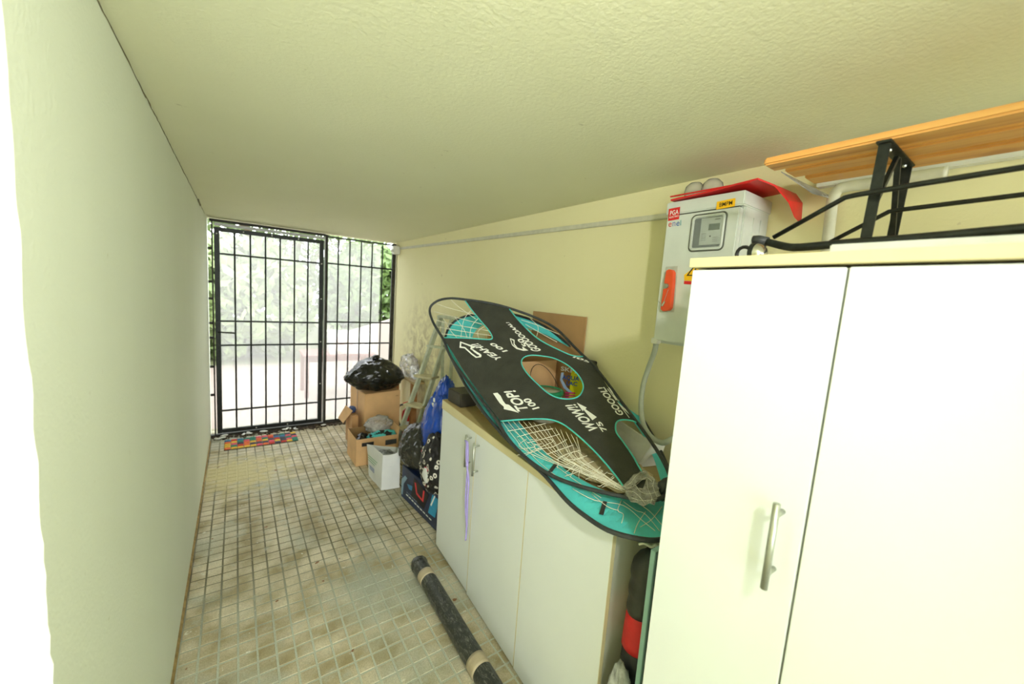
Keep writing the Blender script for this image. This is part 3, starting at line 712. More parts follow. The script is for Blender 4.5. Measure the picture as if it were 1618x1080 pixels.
# big box behind it
t = thing('big_box', 'large closed cardboard box carrying the black bin bag', 'box', (1.5, 4.28, .005))
X_, Yb = 1.31, 4.05
hexa('body', [(X_, Yb, .005), (1.68, Yb, .005), (1.68, 4.5, .005), (X_-.04, 4.5, .005), (X_, Yb, .575), (1.68, Yb, .592), (1.68, 4.5, .592), (X_-.04, 4.5, .575)], M_card, t, .004)
box('tape_seam', (X_-.022, 4.26, .01), (X_-.015, 4.30, .575), plain('brown_tape', rgb(176, 134, 84), .4), t)
quad('printed_mark', [(1.63, Yb-.0012, .53), (1.66, Yb-.0012, .53), (1.66, Yb-.0012, .54), (1.63, Yb-.0012, .54)], M_card2, t, .001)
# half-hidden box with raised flap and a blue object
t = thing('small_box', 'small brown cardboard box with a raised flap, left of the large box', 'box', (1.2, 4.55, .005))
box('body', (1.20, 4.1, .005), (1.262, 4.38, .34), M_card2, t, .002)
fa, fb, fc, fd = PY(534, 660, 4.45), PY(546, 640, 4.3), PY(557, 649, 4.12), PY(542, 668, 4.3)
n = (fb-fa).cross(fd-fa).normalized()
hexa('flap', [fa, fb, fc, fd, fa+n*.004, fb+n*.004, fc+n*.004, fd+n*.004], M_card, t)
o = blob('blue_pouch', (1.235, 4.25, .372), (.032, .07, .032), plain('dark_blue_cloth', rgb(40, 62, 110), .7), None, 3, .2, 2, .15, .9, 3); tag(recentre(o, (1.235, 4.25, .34)), 'dark blue cloth pouch on top of the small brown box', 'pouch')
# black bin bag
def bagshape(p): p = p.copy(); p.x *= 1-.25*max(0, p.z); p.z *= 1+.1*p.x; return p
t = thing('bin_bag', 'shiny black bin bag sitting on the large cardboard box', 'bin bag', (1.47, 4.25, .6))
blob('sack', (1.46, 4.22, .74), (.285, .21, .175), M_binbag, t, 21, .16, 2.0, .085, .82, 5, bagshape, zmin=.597)
blob('knot', (1.45, 4.2, .93), (.035, .03, .03), M_binbag, t, 2, .3, 3, .3, 2, 3)
# white paper bag
t = thing('paper_bag', 'white carrier bag of bits standing on the floor before the open box', 'bag', (1.28, 3.2, .005))
bmn = [PZ(601, 775, .005), PZ(631, 770, .005)]
p0 = Vector((1.19, 3.40, .005)); p1 = Vector((1.205, 3.09, .005)); p2 = Vector((1.355, 3.07, .005)); p3 = Vector((1.37, 3.36, .005))
q0 = PY(579, 701, 3.42); q1 = PY(605, 719, 3.08); q2 = PY(632, 713, 3.06); q3 = PY(630, 706, 3.36)
def rect_bag(lo, hi, mat, par, th=.004):
    bm = bmesh.new(); n = 10; rows = []
    for r in range(13):
        s = r/12; ring = []
        for e in range(4):
            a = Vector(lo[e]).lerp(Vector(hi[e]), s); b = Vector(lo[(e+1) % 4]).lerp(Vector(hi[(e+1) % 4]), s)
            for k in range(n):
                p = a.lerp(b, k/n); c = (Vector(lo[0])+Vector(lo[2]))/2; d = p-c; d.z = 0
                p = p + d.normalized()*(.010*noise.noise(p*11)+.006*math.sin(k/n*PI)*s)
                if r == 12: p.z += .018*math.sin(k/n*PI)*(1 if e in (0, 2) else -.4)
                ring.append(bm.verts.new(p))
        rows.append(ring)
    for r in range(12):
        for k in range(4*n): bm.faces.new((rows[r][k], rows[r][(k+1) % (4*n)], rows[r+1][(k+1) % (4*n)], rows[r+1][k]))
    bm.faces.new(rows[0][::-1])
    o = finish(bm, 'bag_body', mat, par); md = o.modifiers.new('t', 'SOLIDIFY'); md.thickness = th; md.offset = -1; return o
rect_bag([p0, p1, p2, p3], [q0, q1, q2, q3], M_whitebag, t, .003)
def bagface(u, v, o=.006):  # u along far->near on the left face, v up
    a = p0.lerp(p1, u).lerp(q0.lerp(q1, u), v); return a+Vector((-1, -.05, 0))*o
for k in range(3):
    w = (.62, .55, .45)[k]
    quad('printed_line', [bagface(.15, .72-k*.07, .012), bagface(.15+w, .70-k*.07, .012), bagface(.15+w, .714-k*.07, .012), bagface(.15, .734-k*.07, .012)], M_grn, t, .001)
for k in range(3): quad('printed_line', [bagface(.2, .42-k*.045, .010), bagface(.55, .41-k*.045, .010), bagface(.55, .425-k*.045, .010), bagface(.2, .435-k*.045, .010)], M_blu, t, .001)
o = blob('bag_contents', (1.285, 3.2, .235), (.07, .11, .045), plain('mixed_grey', rgb(120, 124, 116), .6, var=.6, scale=40), None, 6, .3, 4, .3, .8, 3); tag(recentre(o, (1.285, 3.2, .2)), 'grey oddments filling the white carrier bag', 'oddments')

# ------------------------------------------------------------------ printed carton with bags on top
t = thing('printed_carton', 'dark blue printed carton on the floor at the end of the low cabinet', 'carton', (1.5, 2.65, .005))
ca, cb = Vector((1.32, 2.93, .005)), Vector((1.375, 2.30, .005)); cw = .32; ch = .27
nrm = Vector(((cb-ca).y, -(cb-ca).x, 0)).normalized()
if nrm.x > 0: nrm = -nrm
hexa('body', [ca, cb, cb-nrm*cw, ca-nrm*cw]+[p+Vector((0, 0, ch)) for p in (ca, cb, cb-nrm*cw, ca-nrm*cw)], plain('navy_carton', rgb(22, 40, 78), .35, var=.35, scale=9), t, .003)
def cf(u, v, o=.001): return ca.lerp(cb, u)+Vector((0, 0, v*ch))+nrm*o
def cpoly(name, P, mat, o=.001):
    bm = bmesh.new(); bm.faces.new([bm.verts.new(cf(u, v, o)) for u, v in P]); r = bmesh.ops.extrude_face_region(bm, geom=list(bm.faces))
    bmesh.ops.translate(bm, verts=[e for e in r['geom'] if isinstance(e, bmesh.types.BMVert)], vec=nrm*.0007); return finish(bm, name, mat, t)
cpoly('printed_stripe', [(0, .08), (.0, .55), (.10, .75), (.16, .72), (.06, .45), (.05, .1)], plain('pale_print', rgb(140, 170, 190), .4))
cpoly('printed_stripe', [(.16, .55), (.30, .62), (.34, .5), (.22, .44)], plain('sky_print', rgb(60, 130, 180), .4))
cpoly('printed_screen', [(.28, .30), (.62, .28), (.72, .80), (.34, .92)], plain('near_black_print', rgb(20, 18, 24), .4), .0018)
cpoly('printed_stripe', [(.36, .80), (.42, .50), (.60, .46), (.62, .80), (.585, .79), (.57, .52), (.44, .57), (.40, .82)], plain('red_print', rgb(214, 50, 60), .4), .0028)
cpoly('printed_stripe', [(.72, .30), (.88, .34), (.95, .9), (.80, .9)], plain('cyan_print', rgb(30, 150, 196), .4), .0018)
cpoly('printed_stripe', [(.77, .58), (.79, .56), (.87, .92), (.85, .93)], M_wht, .0028)
for k in range(9): cpoly('printed_line', [(.15+k*.075, .20-.004*k), (.205+k*.075, .20-.004*k), (.205+k*.075, .235-.004*k), (.15+k*.075, .235-.004*k)], M_wht, .0028)
for k in range(6): cpoly('printed_line', [(.16+k*.05, .29), (.195+k*.05, .29), (.195+k*.05, .31), (.16+k*.05, .31)], plain('grey_print', rgb(150, 160, 170), .5), .0028)
o = blob('charcoal_bag', (1.475, 2.90, .40), (.17, .23, .19), M_greybag, None, 31, .14, 2.0, .115, .66, 5, zmin=.277); tag(recentre(o, (1.47, 2.82, .277)), 'creased charcoal plastic bag slumped on the printed carton', 'bag')
# blue bag: tall, narrow, creased
def blueshape(p): p = p.copy(); s = 1-.42*max(0, p.z)-.2*max(0, -p.z); p.x *= s; p.y = p.y*s - .12*p.z; return p
t = thing('blue_bag', 'tall crinkled bright blue bag leaning behind the low cabinet end', 'bag', (1.66, 2.75, .28))
blob('bag_body', (1.51, 2.62, .67), (.14, .20, .36), M_bluebag, t, 41, .12, 2.3, .09, 2, 5, blueshape)
for k in range(5):
    a = PX(676+k*2.0, 664-k*7.5, 1.40+.004*k); hexa('printed_letter', [a, a+Vector((0, -.03, .004)), a+Vector((.004, -.03, .004)), a+Vector((.004, 0, 0)), a+Vector((0, 0, .028)), a+Vector((0, -.026, .032)), a+Vector((.004, -.026, .032)), a+Vector((.004, 0, .028))], M_wht, t)
# patterned bag
m, nt, bs = newmat('black_white_floral')
vo = node(nt, 'ShaderNodeTexVoronoi'); vo.inputs['Scale'].default_value = 22; nt.links.new(node(nt, 'ShaderNodeNewGeometry').outputs['Position'], vo.inputs['Vector'])
ringc = ramp(nt, vo.outputs['Distance'], [(.16, rgb(24, 22, 22)), (.22, rgb(226, 222, 208)), (.34, rgb(220, 216, 200)), (.40, rgb(24, 22, 22))])
pk = ramp(nt, noise_tex(nt, 11, 2), [(.64, (0, 0, 0, 1)), (.67, (1, 1, 1, 1))]); c = mix(nt, pk, ringc, rgb(206, 50, 90)); nt.links.new(c, bs.inputs['Base Color']); bs.inputs['Roughness'].default_value = .6
def fl(p): p = p.copy(); p.x *= 1-.2*p.z; return p
t = thing('patterned_bag', 'black and white floral cloth bag squeezed against the low cabinet end', 'bag', (1.45, 2.42, .28))
blob('bag_body', (1.385, 2.42, .475), (.095, .17, .20), m, t, 51, .15, 2.2, .08, .95, 5, fl, zmin=.278)
o = blob('white_patch', (1.295, 2.40, .415), (.016, .05, .05), M_whitebag, t, 5, .2, 2, .1, 2, 3)

# ------------------------------------------------------------------ step ladder behind the bags
ft = Vector((1.575, 3.88, .005)); tp_ = PX(697, 500, 1.80)
D = Vector((.50, -.87, 0)).normalized()*.36
t = thing('step_ladder', 'worn pale green painted step ladder leaning open by the right wall', 'ladder', (1.68, 3.7, .005))
DT = D*.62
for a, b in ((ft, tp_), (ft+D*.55, tp_+DT*.6)):
    bar('rail', a, b, .065, .022, M_lad, t, side=(b-a).cross(D), bevel=.003)
for k, s in enumerate((.19, .375, .59, .80)):
    a = ft.lerp(tp_, s); b = (ft+D*.55).lerp(tp_+DT*.6, s)
    bar('tread', a-D*.06+Vector((-.02, -.01, 0)), b+D*.1+Vector((-.02, -.01, 0)), .13 if k < 3 else .04, .02, M_tread if k < 3 else M_lad, t, side=Vector((.87, .5, 0)), bevel=.004)
bar('top_cap', tp_-D*.08, tp_+DT*.8, .06, .03, M_lad, t, side=Vector((.87, .5, 0)), bevel=.006)
for e in (0, .6):
    bar('back_leg', tp_+DT*e+Vector((.02, 0, -.03)), Vector((1.86, ft.y-.55, .005))+DT*e+Vector((-.10 if e else 0, 0, 0)), .03, .018, M_lad, t, bevel=.002)
# plank shelf with plastic on it
t = thing('plank_shelf', 'rough wooden plank shelf on a post against the stained right wall', 'shelf', (1.78, 4.05, .005))
za = .70
box('plank', (1.765, 3.9, za-.022), (1.89, 4.75, za), M_plank, t, .003)
box('post', (1.77, 3.94, .005), (1.83, 4.0, za-.022), plain('brown_post', rgb(168, 118, 70), .7), t, .003); box('post', (1.80, 4.6, .005), (1.86, 4.66, za-.022), plain('brown_post', rgb(168, 118, 70), .7), t, .003)
o = blob('film_heap', (1.828, 4.2, .81), (.055, .2, .13), M_filmw, None, 61, .3, 2.4, .22, .8, 4, zmin=.704); tag(recentre(o, (1.76, 4.15, .704)), 'heap of crumpled clear film on the plank shelf', 'plastic film')
# fire extinguisher
ex, ey = 1.80, 4.12
t = thing('fire_extinguisher', 'red fire extinguisher on the floor behind the step ladder', 'fire extinguisher', (ex, ey, .005))
def lathe(name, prof, c, mat, par, seg=24):
    bm = bmesh.new(); R = [[bm.verts.new((c[0]+r*math.cos(k*2*PI/seg), c[1]+r*math.sin(k*2*PI/seg), c[2]+z)) for k in range(seg)] for r, z in prof]
    for i in range(len(R)-1):
        for k in range(seg): bm.faces.new((R[i][k], R[i][(k+1) % seg], R[i+1][(k+1) % seg], R[i+1][k]))
    bm.faces.new(R[0][::-1]); bm.faces.new(R[-1]); return finish(bm, name, mat, par, smooth=True)
lathe('cylinder', [(.06, 0), (.066, .01), (.066, .28), (.058, .32), (.035, .345), (.02, .355), (.02, .37)], (ex, ey, .005), M_red, t)
lathe('label_band', [(.0665, .10), (.0668, .101), (.0668, .22), (.0665, .221)], (ex, ey, .005), M_wht, t)
box('valve', (ex-.018, ey-.018, .375), (ex+.018, ey+.018, .41), M_steel, t, .004)
bar('lever', (ex-.06, ey, .42), (ex+.05, ey, .44), .02, .008, M_red, t)
tube('hose', catmull([(ex-.02, ey, .40), (ex-.09, ey+.02, .39), (ex-.11, ey+.02, .28), (ex-.085, ey, .15)], 6), .010, M_blk, t)

# ------------------------------------------------------------------ things on top of the low cabinet
zt = lambda y: topz(y)+.001
o = box('dark_case', (1.315, 2.0, zt(2.15)), (1.50, 2.17, zt(2.15)+.082), plain('dark_olive_case', rgb(52, 48, 36), .5, var=.1), None, .005); tag(recentre(o, (1.4, 2.08, zt(2.1))), 'small dark rectangular case at the far end of the low cabinet top', 'case')
o = box('timber_offcut', (1.505, 2.10, zt(2.15)), (1.54, 2.17, zt(2.15)+.19), plain('orange_timber', rgb(206, 146, 82), .6, var=.08), None, .003); tag(recentre(o, (1.54, 2.12, zt(2.1))), 'short upright timber offcut behind the dark case', 'timber')
o = blob('netting_bundle', (1.47, 1.78, zt(1.8)+.062), (.12, .17, .07), M_beige, None, 71, .2, 2.4, .15, .88, 4, zmin=zt(1.9)); tag(recentre(o, (1.47, 1.78, zt(1.8))), 'bundle of beige netting under the target sheet, beside the dark case', 'netting')
o.data.materials.append(plain('net_shadow', rgb(120, 112, 84), .9))
for p in o.data.polygons:
    if noise.noise(p.center*60) > .15: p.material_index = 1
# tall cardboard crate
t = thing('crate', 'tall open cardboard crate standing against the wall on the low cabinet', 'crate', (1.74, 1.95, 1.005))
cx0, cx1, cy0, cy1, cz0, cz1 = 1.55, 1.86, 1.79, 2.185, 1.0, 1.31
cz0 = topz(2.19)+.001
box('back_wall', (cx1-.006, cy0, cz0), (cx1, cy1, cz1), M_card, t); box('front_wall', (cx0, cy0+.006, cz0), (cx0+.006, cy1-.006, cz1-.06), M_card, t)
box('side_wall', (cx0, cy0, cz0), (cx1-.006, cy0+.006, cz1), M_card, t); box('side_wall', (cx0, cy1-.006, cz0), (cx1-.006, cy1, cz1), M_card, t)
box('corner_post', (cx0-.012, cy0-.012, cz0), (cx0+.012, cy0+.006, cz1), plain('orange_timber', rgb(206, 146, 82), .6), t, .002)
box('base', (cx0+.006, cy0+.006, cz0), (cx1-.006, cy1-.006, cz0+.01), M_card, t)
# straw bundle in the crate
t = thing('straw_bundle', 'orange-beige straw bundle in clear film poking out of the crate', 'straw bundle', (1.75, 2.0, cz0+.012))
blob('bundle', (1.63, 2.12, 1.30), (.07, .06, .19), M_straw, t, 81, .2, 2.2, .15, 2, 4)
bm = bmesh.new(); rs = random.Random(5)
for k in range(60):
    a = rs.uniform(0, 2*PI); b0 = Vector((1.63+.05*math.cos(a), 2.11+.05*math.sin(a), 1.06)); b1 = b0+Vector((rs.uniform(-.05, .03), rs.uniform(-.06, .06), rs.uniform(.32, .42)))
    add_tube(bm, [b0, b0.lerp(b1, .5)+Vector((rs.uniform(-.01, .01), 0, 0)), b1], .0022, 4)
tag(finish(bm, 'stalks', M_straw, t), kind='stuff')
# cardboard sheet against wall
a, b = PX(843, 491, 1.885), PX(927, 501, 1.885)
o = hexa('cardboard_sheet', [(1.876, b.y, topz(1.7)+.004), (1.884, b.y, topz(1.7)+.004), (1.884, a.y, topz(2.1)+.004), (1.876, a.y, topz(2.1)+.004), (1.883, b.y, b.z), (1.891, b.y, b.z), (1.891, a.y, a.z), (1.883, a.y, a.z)], plain('cardboard_brown', rgb(176, 138, 92), .8, var=.06, scale=8)); tag(recentre(o, (1.88, 1.86, topz(1.9)+.004)), 'flat brown cardboard sheet leaning on the wall behind the target sheet', 'cardboard')
bpy.data.objects['crate'].location.x += 0
# bucket with green rim
bc_ = (1.675, 1.655, zt(1.75))
t = thing('bucket', 'white bucket with a green rim on the low cabinet, seen through the round hole', 'bucket', bc_)
lathe('body', [(.075, 0), (.08, .004), (.095, .155), (.095, .158)], bc_, M_white, t)
lathe('lid_rim', [(.097, .150), (.101, .152), (.101, .172), (.096, .178), (.084, .178), (.084, .172)], bc_, plain('green_lid', rgb(40, 150, 100), .4), t)
lathe('lid', [(.001, .170), (.083, .170), (.083, .173), (.001, .173)], bc_, plain('milky_lid', rgb(196, 200, 168), .4), t)
tube('wire_bail', [(bc_[0]+.10*math.cos(a*PI/16), bc_[1]+.10*math.sin(a*PI/16)*.6+.03*math.sin(a*PI/16), bc_[2]+.165+.14*math.sin(a*PI/16)) for a in range(17)], .002, M_iron, t, 6)
# yellow paint pack
yx = 1.80; ya_, yb_ = 1.465, 1.60; yz0, yz1 = zt(1.6), 1.315
t = thing('paint_pack', 'yellow pack with black top and blue lettering, right of the bucket', 'pack', (yx+.04, 1.46, yz0))
box('body', (yx, ya_, yz0), (yx+.07, yb_, yz1), plain('lemon_print', rgb(224, 222, 30), .35, var=.04), t, .006)
box('top_band', (yx-.0006, ya_+.001, yz1), (yx+.0706, yb_-.001, yz1+.045), M_blk, t, .004)
ff = lambda y, z, o=.0012: Vector((yx-o, y, z))
def onf(s, pxa, pxb, hpx, mat, bold=.02, nm='lettering', xo=.0025):
    a = PX(*pxa, yx-xo); b = PX(*pxb, yx-xo); return print_text(s, frame_fn(a, b, a+Vector((0, 0, hpx))), nm, mat, t, bold)
onf('SKPI', (886, 585), (910, 590), .026, M_wht)
onf('AQUA', (888, 600), (915, 603), .031, M_blu)
onf('LAC', (895, 608), (912, 610), .024, M_blu)
def fpoly(P, mat, o, nm='printed_stripe'):
    bm = bmesh.new(); bm.faces.new([bm.verts.new(PX(u, v, yx-o)) for u, v in P]); r = bmesh.ops.extrude_face_region(bm, geom=list(bm.faces))
    bmesh.ops.translate(bm, verts=[e for e in r['geom'] if isinstance(e, bmesh.types.BMVert)], vec=(-.0006, 0, 0)); return finish(bm, nm, mat, t)
fpoly([(887, 588), (891, 588), (889, 600), (896, 612), (906, 621), (902, 622), (891, 613), (885, 600)], plain('pale_blue_print', rgb(170, 200, 236), .4), .0012)
for k in range(3): fpoly([(893, 619+k*4), (909, 620+k*4), (909, 622+k*4), (893, 621+k*4)], plain('pink_print', rgb(226, 60, 130), .4), .0018)
# white folded panel at the near end
t = thing('white_panel', 'white folded plastic panel on the low cabinet beside the target sheet tip', 'panel', (1.72, 1.15, .98))
hexa('sheet', [(1.66, 1.0, zt(1.0)), (1.668, 1.0, zt(1.0)), (1.76, 1.3, zt(1.3)), (1.752, 1.3, zt(1.3)), (1.72, .97, 1.09), (1.728, .97, 1.09), (1.80, 1.28, 1.12), (1.792, 1.28, 1.12)], M_white, t, .001)
hexa('folded_edge', [(1.668, 1.0, zt(1.0)), (1.78, .97, zt(1.0)), (1.78, .98, zt(1.0)), (1.668, 1.01, zt(1.0)), (1.729, .97, 1.09), (1.80, .96, 1.07), (1.80, .97, 1.07), (1.729, .98, 1.09)], M_white, t, .001)

# ------------------------------------------------------------------ target sheets (two sprung hoops leaning on the low cabinet)
SC = [336.75, 14.94, 130.06, -30.52, 57.84, 29.13]
def wS(u, v):
    s, q = (u-860)/200, (v-640)/200; return SC[0]+SC[1]*s+SC[2]*q+SC[3]*s*s+SC[4]*s*q+SC[5]*q*q
SCALE = 1.0
def S(u, v, off=0):
    p = C0 + ray(u, v)/wS(u, v); w = .0025*noise.noise(Vector((u*.03, v*.03, 1)))
    d = (p-C0).normalized(); return p + d*(off+w)
def cv(pts, n=5, closed=False): return [(p.x, p.y) for p in catmull([Vector((a, b, 0)) for a, b in pts], n, closed)]
rim_px = [(735, 473), (712, 471), (694, 474), (682, 482), (679, 492), (684, 508), (692, 522), (701, 537), (713, 565), (733, 594), (757, 627), (780, 656), (803, 693), (830, 722), (860, 744), (885, 757), (920, 769), (960, 779), (1000, 787), (1025, 791),
          (1048, 784), (1060, 765), (1054, 740), (1036, 708), (1015, 678), (1003, 662), (980, 632), (955, 598), (935, 574), (920, 560), (905, 545), (880, 520), (850, 503), (803, 486), (770, 478)]
TLp = [(735, 475), (745, 489), (759, 506), (771, 520), (777, 530), (777, 535), (769, 536), (740, 534), (702, 533)]
TRp = [(805, 488), (817, 503), (830, 517), (845, 531), (860, 541), (880, 551), (903, 561), (921, 563)]
BRp = [(1013, 673), (1003, 666), (990, 663), (978, 664), (973, 670), (974, 683), (985, 698), (1000, 720), (1012, 741), (1024, 757), (1036, 772), (1048, 783)]
BLp = [(1022, 790), (1000, 782), (985, 768), (972, 750), (952, 726), (932, 705), (910, 685), (888, 669), (865, 662), (830, 662), (791, 665)]
left_edge = [(775, 645), (751, 611), (731, 583), (716, 558), (702, 537)]
right_edge = [(929, 569), (941, 573), (952, 597), (968, 622), (985, 645), (1002, 662)]
fab = cv(TLp[::-1])[::1]
fab = cv([(702, 533)]+TLp[::-1][1:], 4) + cv([(750, 474), (778, 480), (803, 487)], 3) + cv(TRp, 4) + cv(right_edge, 4) + cv(BRp, 4) + [(1036, 788)] + cv(BLp, 4) + left_edge
hole = cv([(824, 572), (827, 565), (838, 561), (856, 562), (876, 566), (896, 576), (911, 589), (920, 603), (921, 615), (914, 626), (900, 630), (881, 628), (865, 620), (849, 606), (836, 593), (827, 581)], 4, True)
t = thing('target_sheet', 'black goal target sheet with white lettering, five holes and a sprung hoop', 'target sheet', S(900, 700))
sheet2d(fab, [hole], 9, lambda u, v, k: S(u, v, k), .0022, 'fabric', M_blackfab, t)
tube('hoop', catmull([S(u, v, -.001) for u, v in rim_px], 4, True), .0075, M_rim, t, 10, True)
for nm, P, cl in (('piping', cv(TLp, 4), False), ('piping', cv(TRp, 4), False), ('piping', cv(BRp[:-2], 4), False), ('piping', cv(BLp[2:], 4), False), ('piping', hole, True)):
    tube(nm, [S(u, v, -.002) for u, v in P], .0034, M_pipe, t, 6, cl)
# nets in the corner holes
bm = bmesh.new()
def cord(P, o=-.001, r=.0017): add_tube(bm, [S(u, v, o) for u, v in cv(P, 5)], r, 4)
for P in ([(690, 480), (715, 488), (752, 497)], [(686, 492), (712, 499), (762, 512)], [(684, 504), (715, 512), (771, 522)], [(690, 516), (730, 523), (776, 530)], [(696, 527), (716, 529), (750, 534)],
          [(745, 489), (733, 505), (728, 534)], [(756, 502), (745, 516), (742, 535)], [(766, 515), (755, 524), (757, 536)], [(712, 473), (724, 484), (752, 504)], [(700, 502), (712, 522), (722, 533)], [(718, 500), (733, 520), (738, 534)]): cord(P)
finish(bm, 'corner_net', M_net, t, smooth=True); bm = bmesh.new()
for P in ([(823, 505), (845, 512), (862, 519), (884, 528)], [(838, 503), (850, 516), (848, 531)], [(830, 512), (856, 527), (880, 540)]): cord(P)
finish(bm, 'corner_net', M_net, t, smooth=True); bm = bmesh.new()
rn = random.Random(4)
for k in range(15):   # long strands gathered towards the tip
    s = k/14; a = (793+s*118, 664+((s*1.0)**2.4)*26); mid_ = (862+s*62+rn.uniform(-3, 3), 722+s*2+rn.uniform(-3, 3)-(1-s)*0); b = (988+rn.uniform(-5, 8), 772+rn.uniform(-3, 5))
    if s < .35: mid_ = (838+s*150, 716+s*20)
    cord([a, ((a[0]+mid_[0])/2+rn.uniform(-2, 2), (a[1]+mid_[1])/2+2), mid_, ((mid_[0]+b[0])/2+4, (mid_[1]+b[1])/2+3), b], .003+.003*rn.random()-.004, .0013)
for k in range(11):   # cross strands
    s = (k+.5)/11; a = (794+s*170, 676+s*92+4*math.sin(s*3)); b = (858+s*118, 664+s*94-26*math.sin(s*PI)*0)
    cord([a, ((a[0]+b[0])/2, (a[1]+b[1])/2+5*rn.uniform(-.5, 1)), b], 0, .0013)
for k in range(22):   # hanging tails
    u = rn.uniform(830, 985); v0 = 662+(u-800)*.5+rn.uniform(-5, 18); cord([(u, v0), (u+rn.uniform(-16, 16), v0+rn.uniform(2, 12)), (u+rn.uniform(-26, 10), v0+rn.uniform(6, 20))], .002, .0011)
finish(bm, 'corner_net', M_net, t, smooth=True)
# lettering printed on the sheet
def pxtext(s, start, end, down, parent=t, shear=0, bold=.03, o=-.0022, taper=0):
    e = Vector((end[0]-start[0], end[1]-start[1])); d = Vector(down)
    def fn(x, y):
        k = 1-taper*x; q = Vector(start)+e*x+d*(1-y)*k; return S(q.x, q.y, o)
    return print_text(s, fn, 'lettering', M_wht, parent, bold, 1.0, shear)
pxtext('TOP!', (818, 650), (795, 618), (19, -2))
pxtext('100', (842, 647), (825, 631), (11, -3))
pxtext('YEAH!!', (784, 569), (743, 544), (12, -2))
pxtext('100', (795, 556), (772, 543), (8, -2))
pxtext('WOW!!', (931, 681), (892, 640), (17, -2))
pxtext('75', (952, 682), (941, 667), (8, -2))
pxtext('GOOOL!', (976, 656), (944, 612), (11, -1))
pxtext('75', (994, 660), (958, 612), (5, -2))
pxtext('GOOOOOAAL!', (841, 555), (799, 509), (16, -1), taper=.7)
pxtext('50', (828, 548), (816, 536), (8, -2))
pxtext('50!', (931, 573), (904, 564), (4, -2))
def pxpoly(P, nm='printed_arrow', holes=[], o=-.0020): return sheet2d(P, holes, 0, lambda u, v, k: S(u, v, o+k), .0007, nm, M_wht, t)
def ring_in(P, k):
    cx = sum(p[0] for p in P)/len(P); cy = sum(p[1] for p in P)/len(P); return [(cx+(x-cx)*k, cy+(y-cy)*k) for x, y in P]
pxpoly([(779, 621), (786, 620), (791, 625), (795, 633), (799, 638), (804, 639), (820, 652), (810, 649), (796, 646), (796, 642), (790, 637), (785, 630)])
pxpoly([(911, 635.5), (927, 643.5), (925, 646), (943, 658.5), (936, 663.5), (922, 647), (921, 649.5)])
yo = [(727, 539), (750, 547), (750, 549), (745, 551), (761, 561), (760, 564), (752, 565), (745, 560), (734, 550), (726, 549)]
pxpoly(yo, holes=[[(729, 541.5), (744, 547.5), (743, 551), (757, 560), (757, 562.5), (753, 563), (746, 558), (735, 548), (728.5, 547)]])
pxpoly([(746, 550.5), (761, 560), (755, 560), (748, 555)])
pxpoly([(805.5, 534), (813, 536.5), (813, 543), (818, 549), (826, 551.5), (825, 547), (835, 553.5), (827, 554), (816, 551), (809, 545)], holes=[[(807, 535.5), (811.5, 538), (811.5, 544), (816, 549), (810, 544)]])

# teal twin behind the black one
TPTS = [(704, 531, 1.30), (740, 498, 1.52), (800, 495, 1.72), (860, 513, 1.83), (905, 546, 1.86), (1000, 640, 1.86), (1055, 742, 1.78), (1080, 800, 1.5), (1045, 852, 1.24), (1000, 849, 1.16), (950, 832, 1.13), (900, 796, 1.125), (862, 752, 1.16), (760, 645, 1.27), (720, 575, 1.30), (900, 660, 1.60), (1000, 800, 1.36), (830, 690, 1.27)]
def solve6(A, b):
    n = 6; M_ = [[sum(A[k][i]*A[k][j] for k in range(len(A))) for j in range(n)]+[sum(A[k][i]*b[k] for k in range(len(A)))] for i in range(n)]
    for i in range(n):
        p = max(range(i, n), key=lambda r: abs(M_[r][i])); M_[i], M_[p] = M_[p], M_[i]
        for r in range(n):
            if r != i:
                f_ = M_[r][i]/M_[i][i]; M_[r] = [x-f_*y for x, y in zip(M_[r], M_[i])]
    return [M_[i][n]/M_[i][i] for i in range(n)]
A_, b_ = [], []
for u, v, x in TPTS:
    P = PX(u, v, x); s, q = (u-860)/200, (v-640)/200; A_.append([1, s, q, s*s, s*q, q*q]); b_.append(ray(u, v).length/(P-C0).length)
TC = solve6(A_, b_)
def Tt(u, v, off=0):
    s, q = (u-860)/200, (v-640)/200; w = sum(a*b for a, b in zip(TC, [1, s, q, s*s, s*q, q*q]))
    w = min(w, wS(u, v)*.985)
    p = C0+ray(u, v)/w; return p+(p-C0).normalized()*off
t2 = thing('target_hoop', 'teal goal target hoop lying under the black target sheet', 'target hoop', Tt(950, 800))
outer = cv([(704, 531), (711, 515), (724, 504), (742, 498), (770, 495), (800, 495), (832, 502), (862, 516), (890, 537), (912, 556), (950, 590), (1000, 640), (1035, 695), (1056, 740), (1074, 785), (1076, 820), (1062, 845), (1035, 853), (1000, 849), (960, 837), (925, 815), (895, 790), (862, 752), (830, 722), (795, 687), (762, 648), (735, 607), (713, 565), (704, 545)], 4, True)
inner = cv([(745, 540), (752, 522), (775, 508), (805, 510), (839, 520), (865, 530), (890, 543), (915, 560), (945, 600), (985, 645), (1020, 695), (1040, 745), (1045, 780), (1020, 786), (985, 783), (940, 768), (895, 742), (855, 708), (822, 668), (790, 620), (760, 580), (747, 555)], 4, True)
sheet2d(outer, [inner], 10, lambda u, v, k: Tt(u, v, k), .002, 'fabric_band', M_teal, t2)
tube('hoop', catmull([Tt(u, v, -.001) for u, v in outer[::2]], 2, True), .0078, M_rim, t2, 10, True)
bm = bmesh.new()
def cord2(P, o=-.009, r=.0012): add_tube(bm, [Tt(u, v, o) for u, v in cv(P, 4)], r, 4)
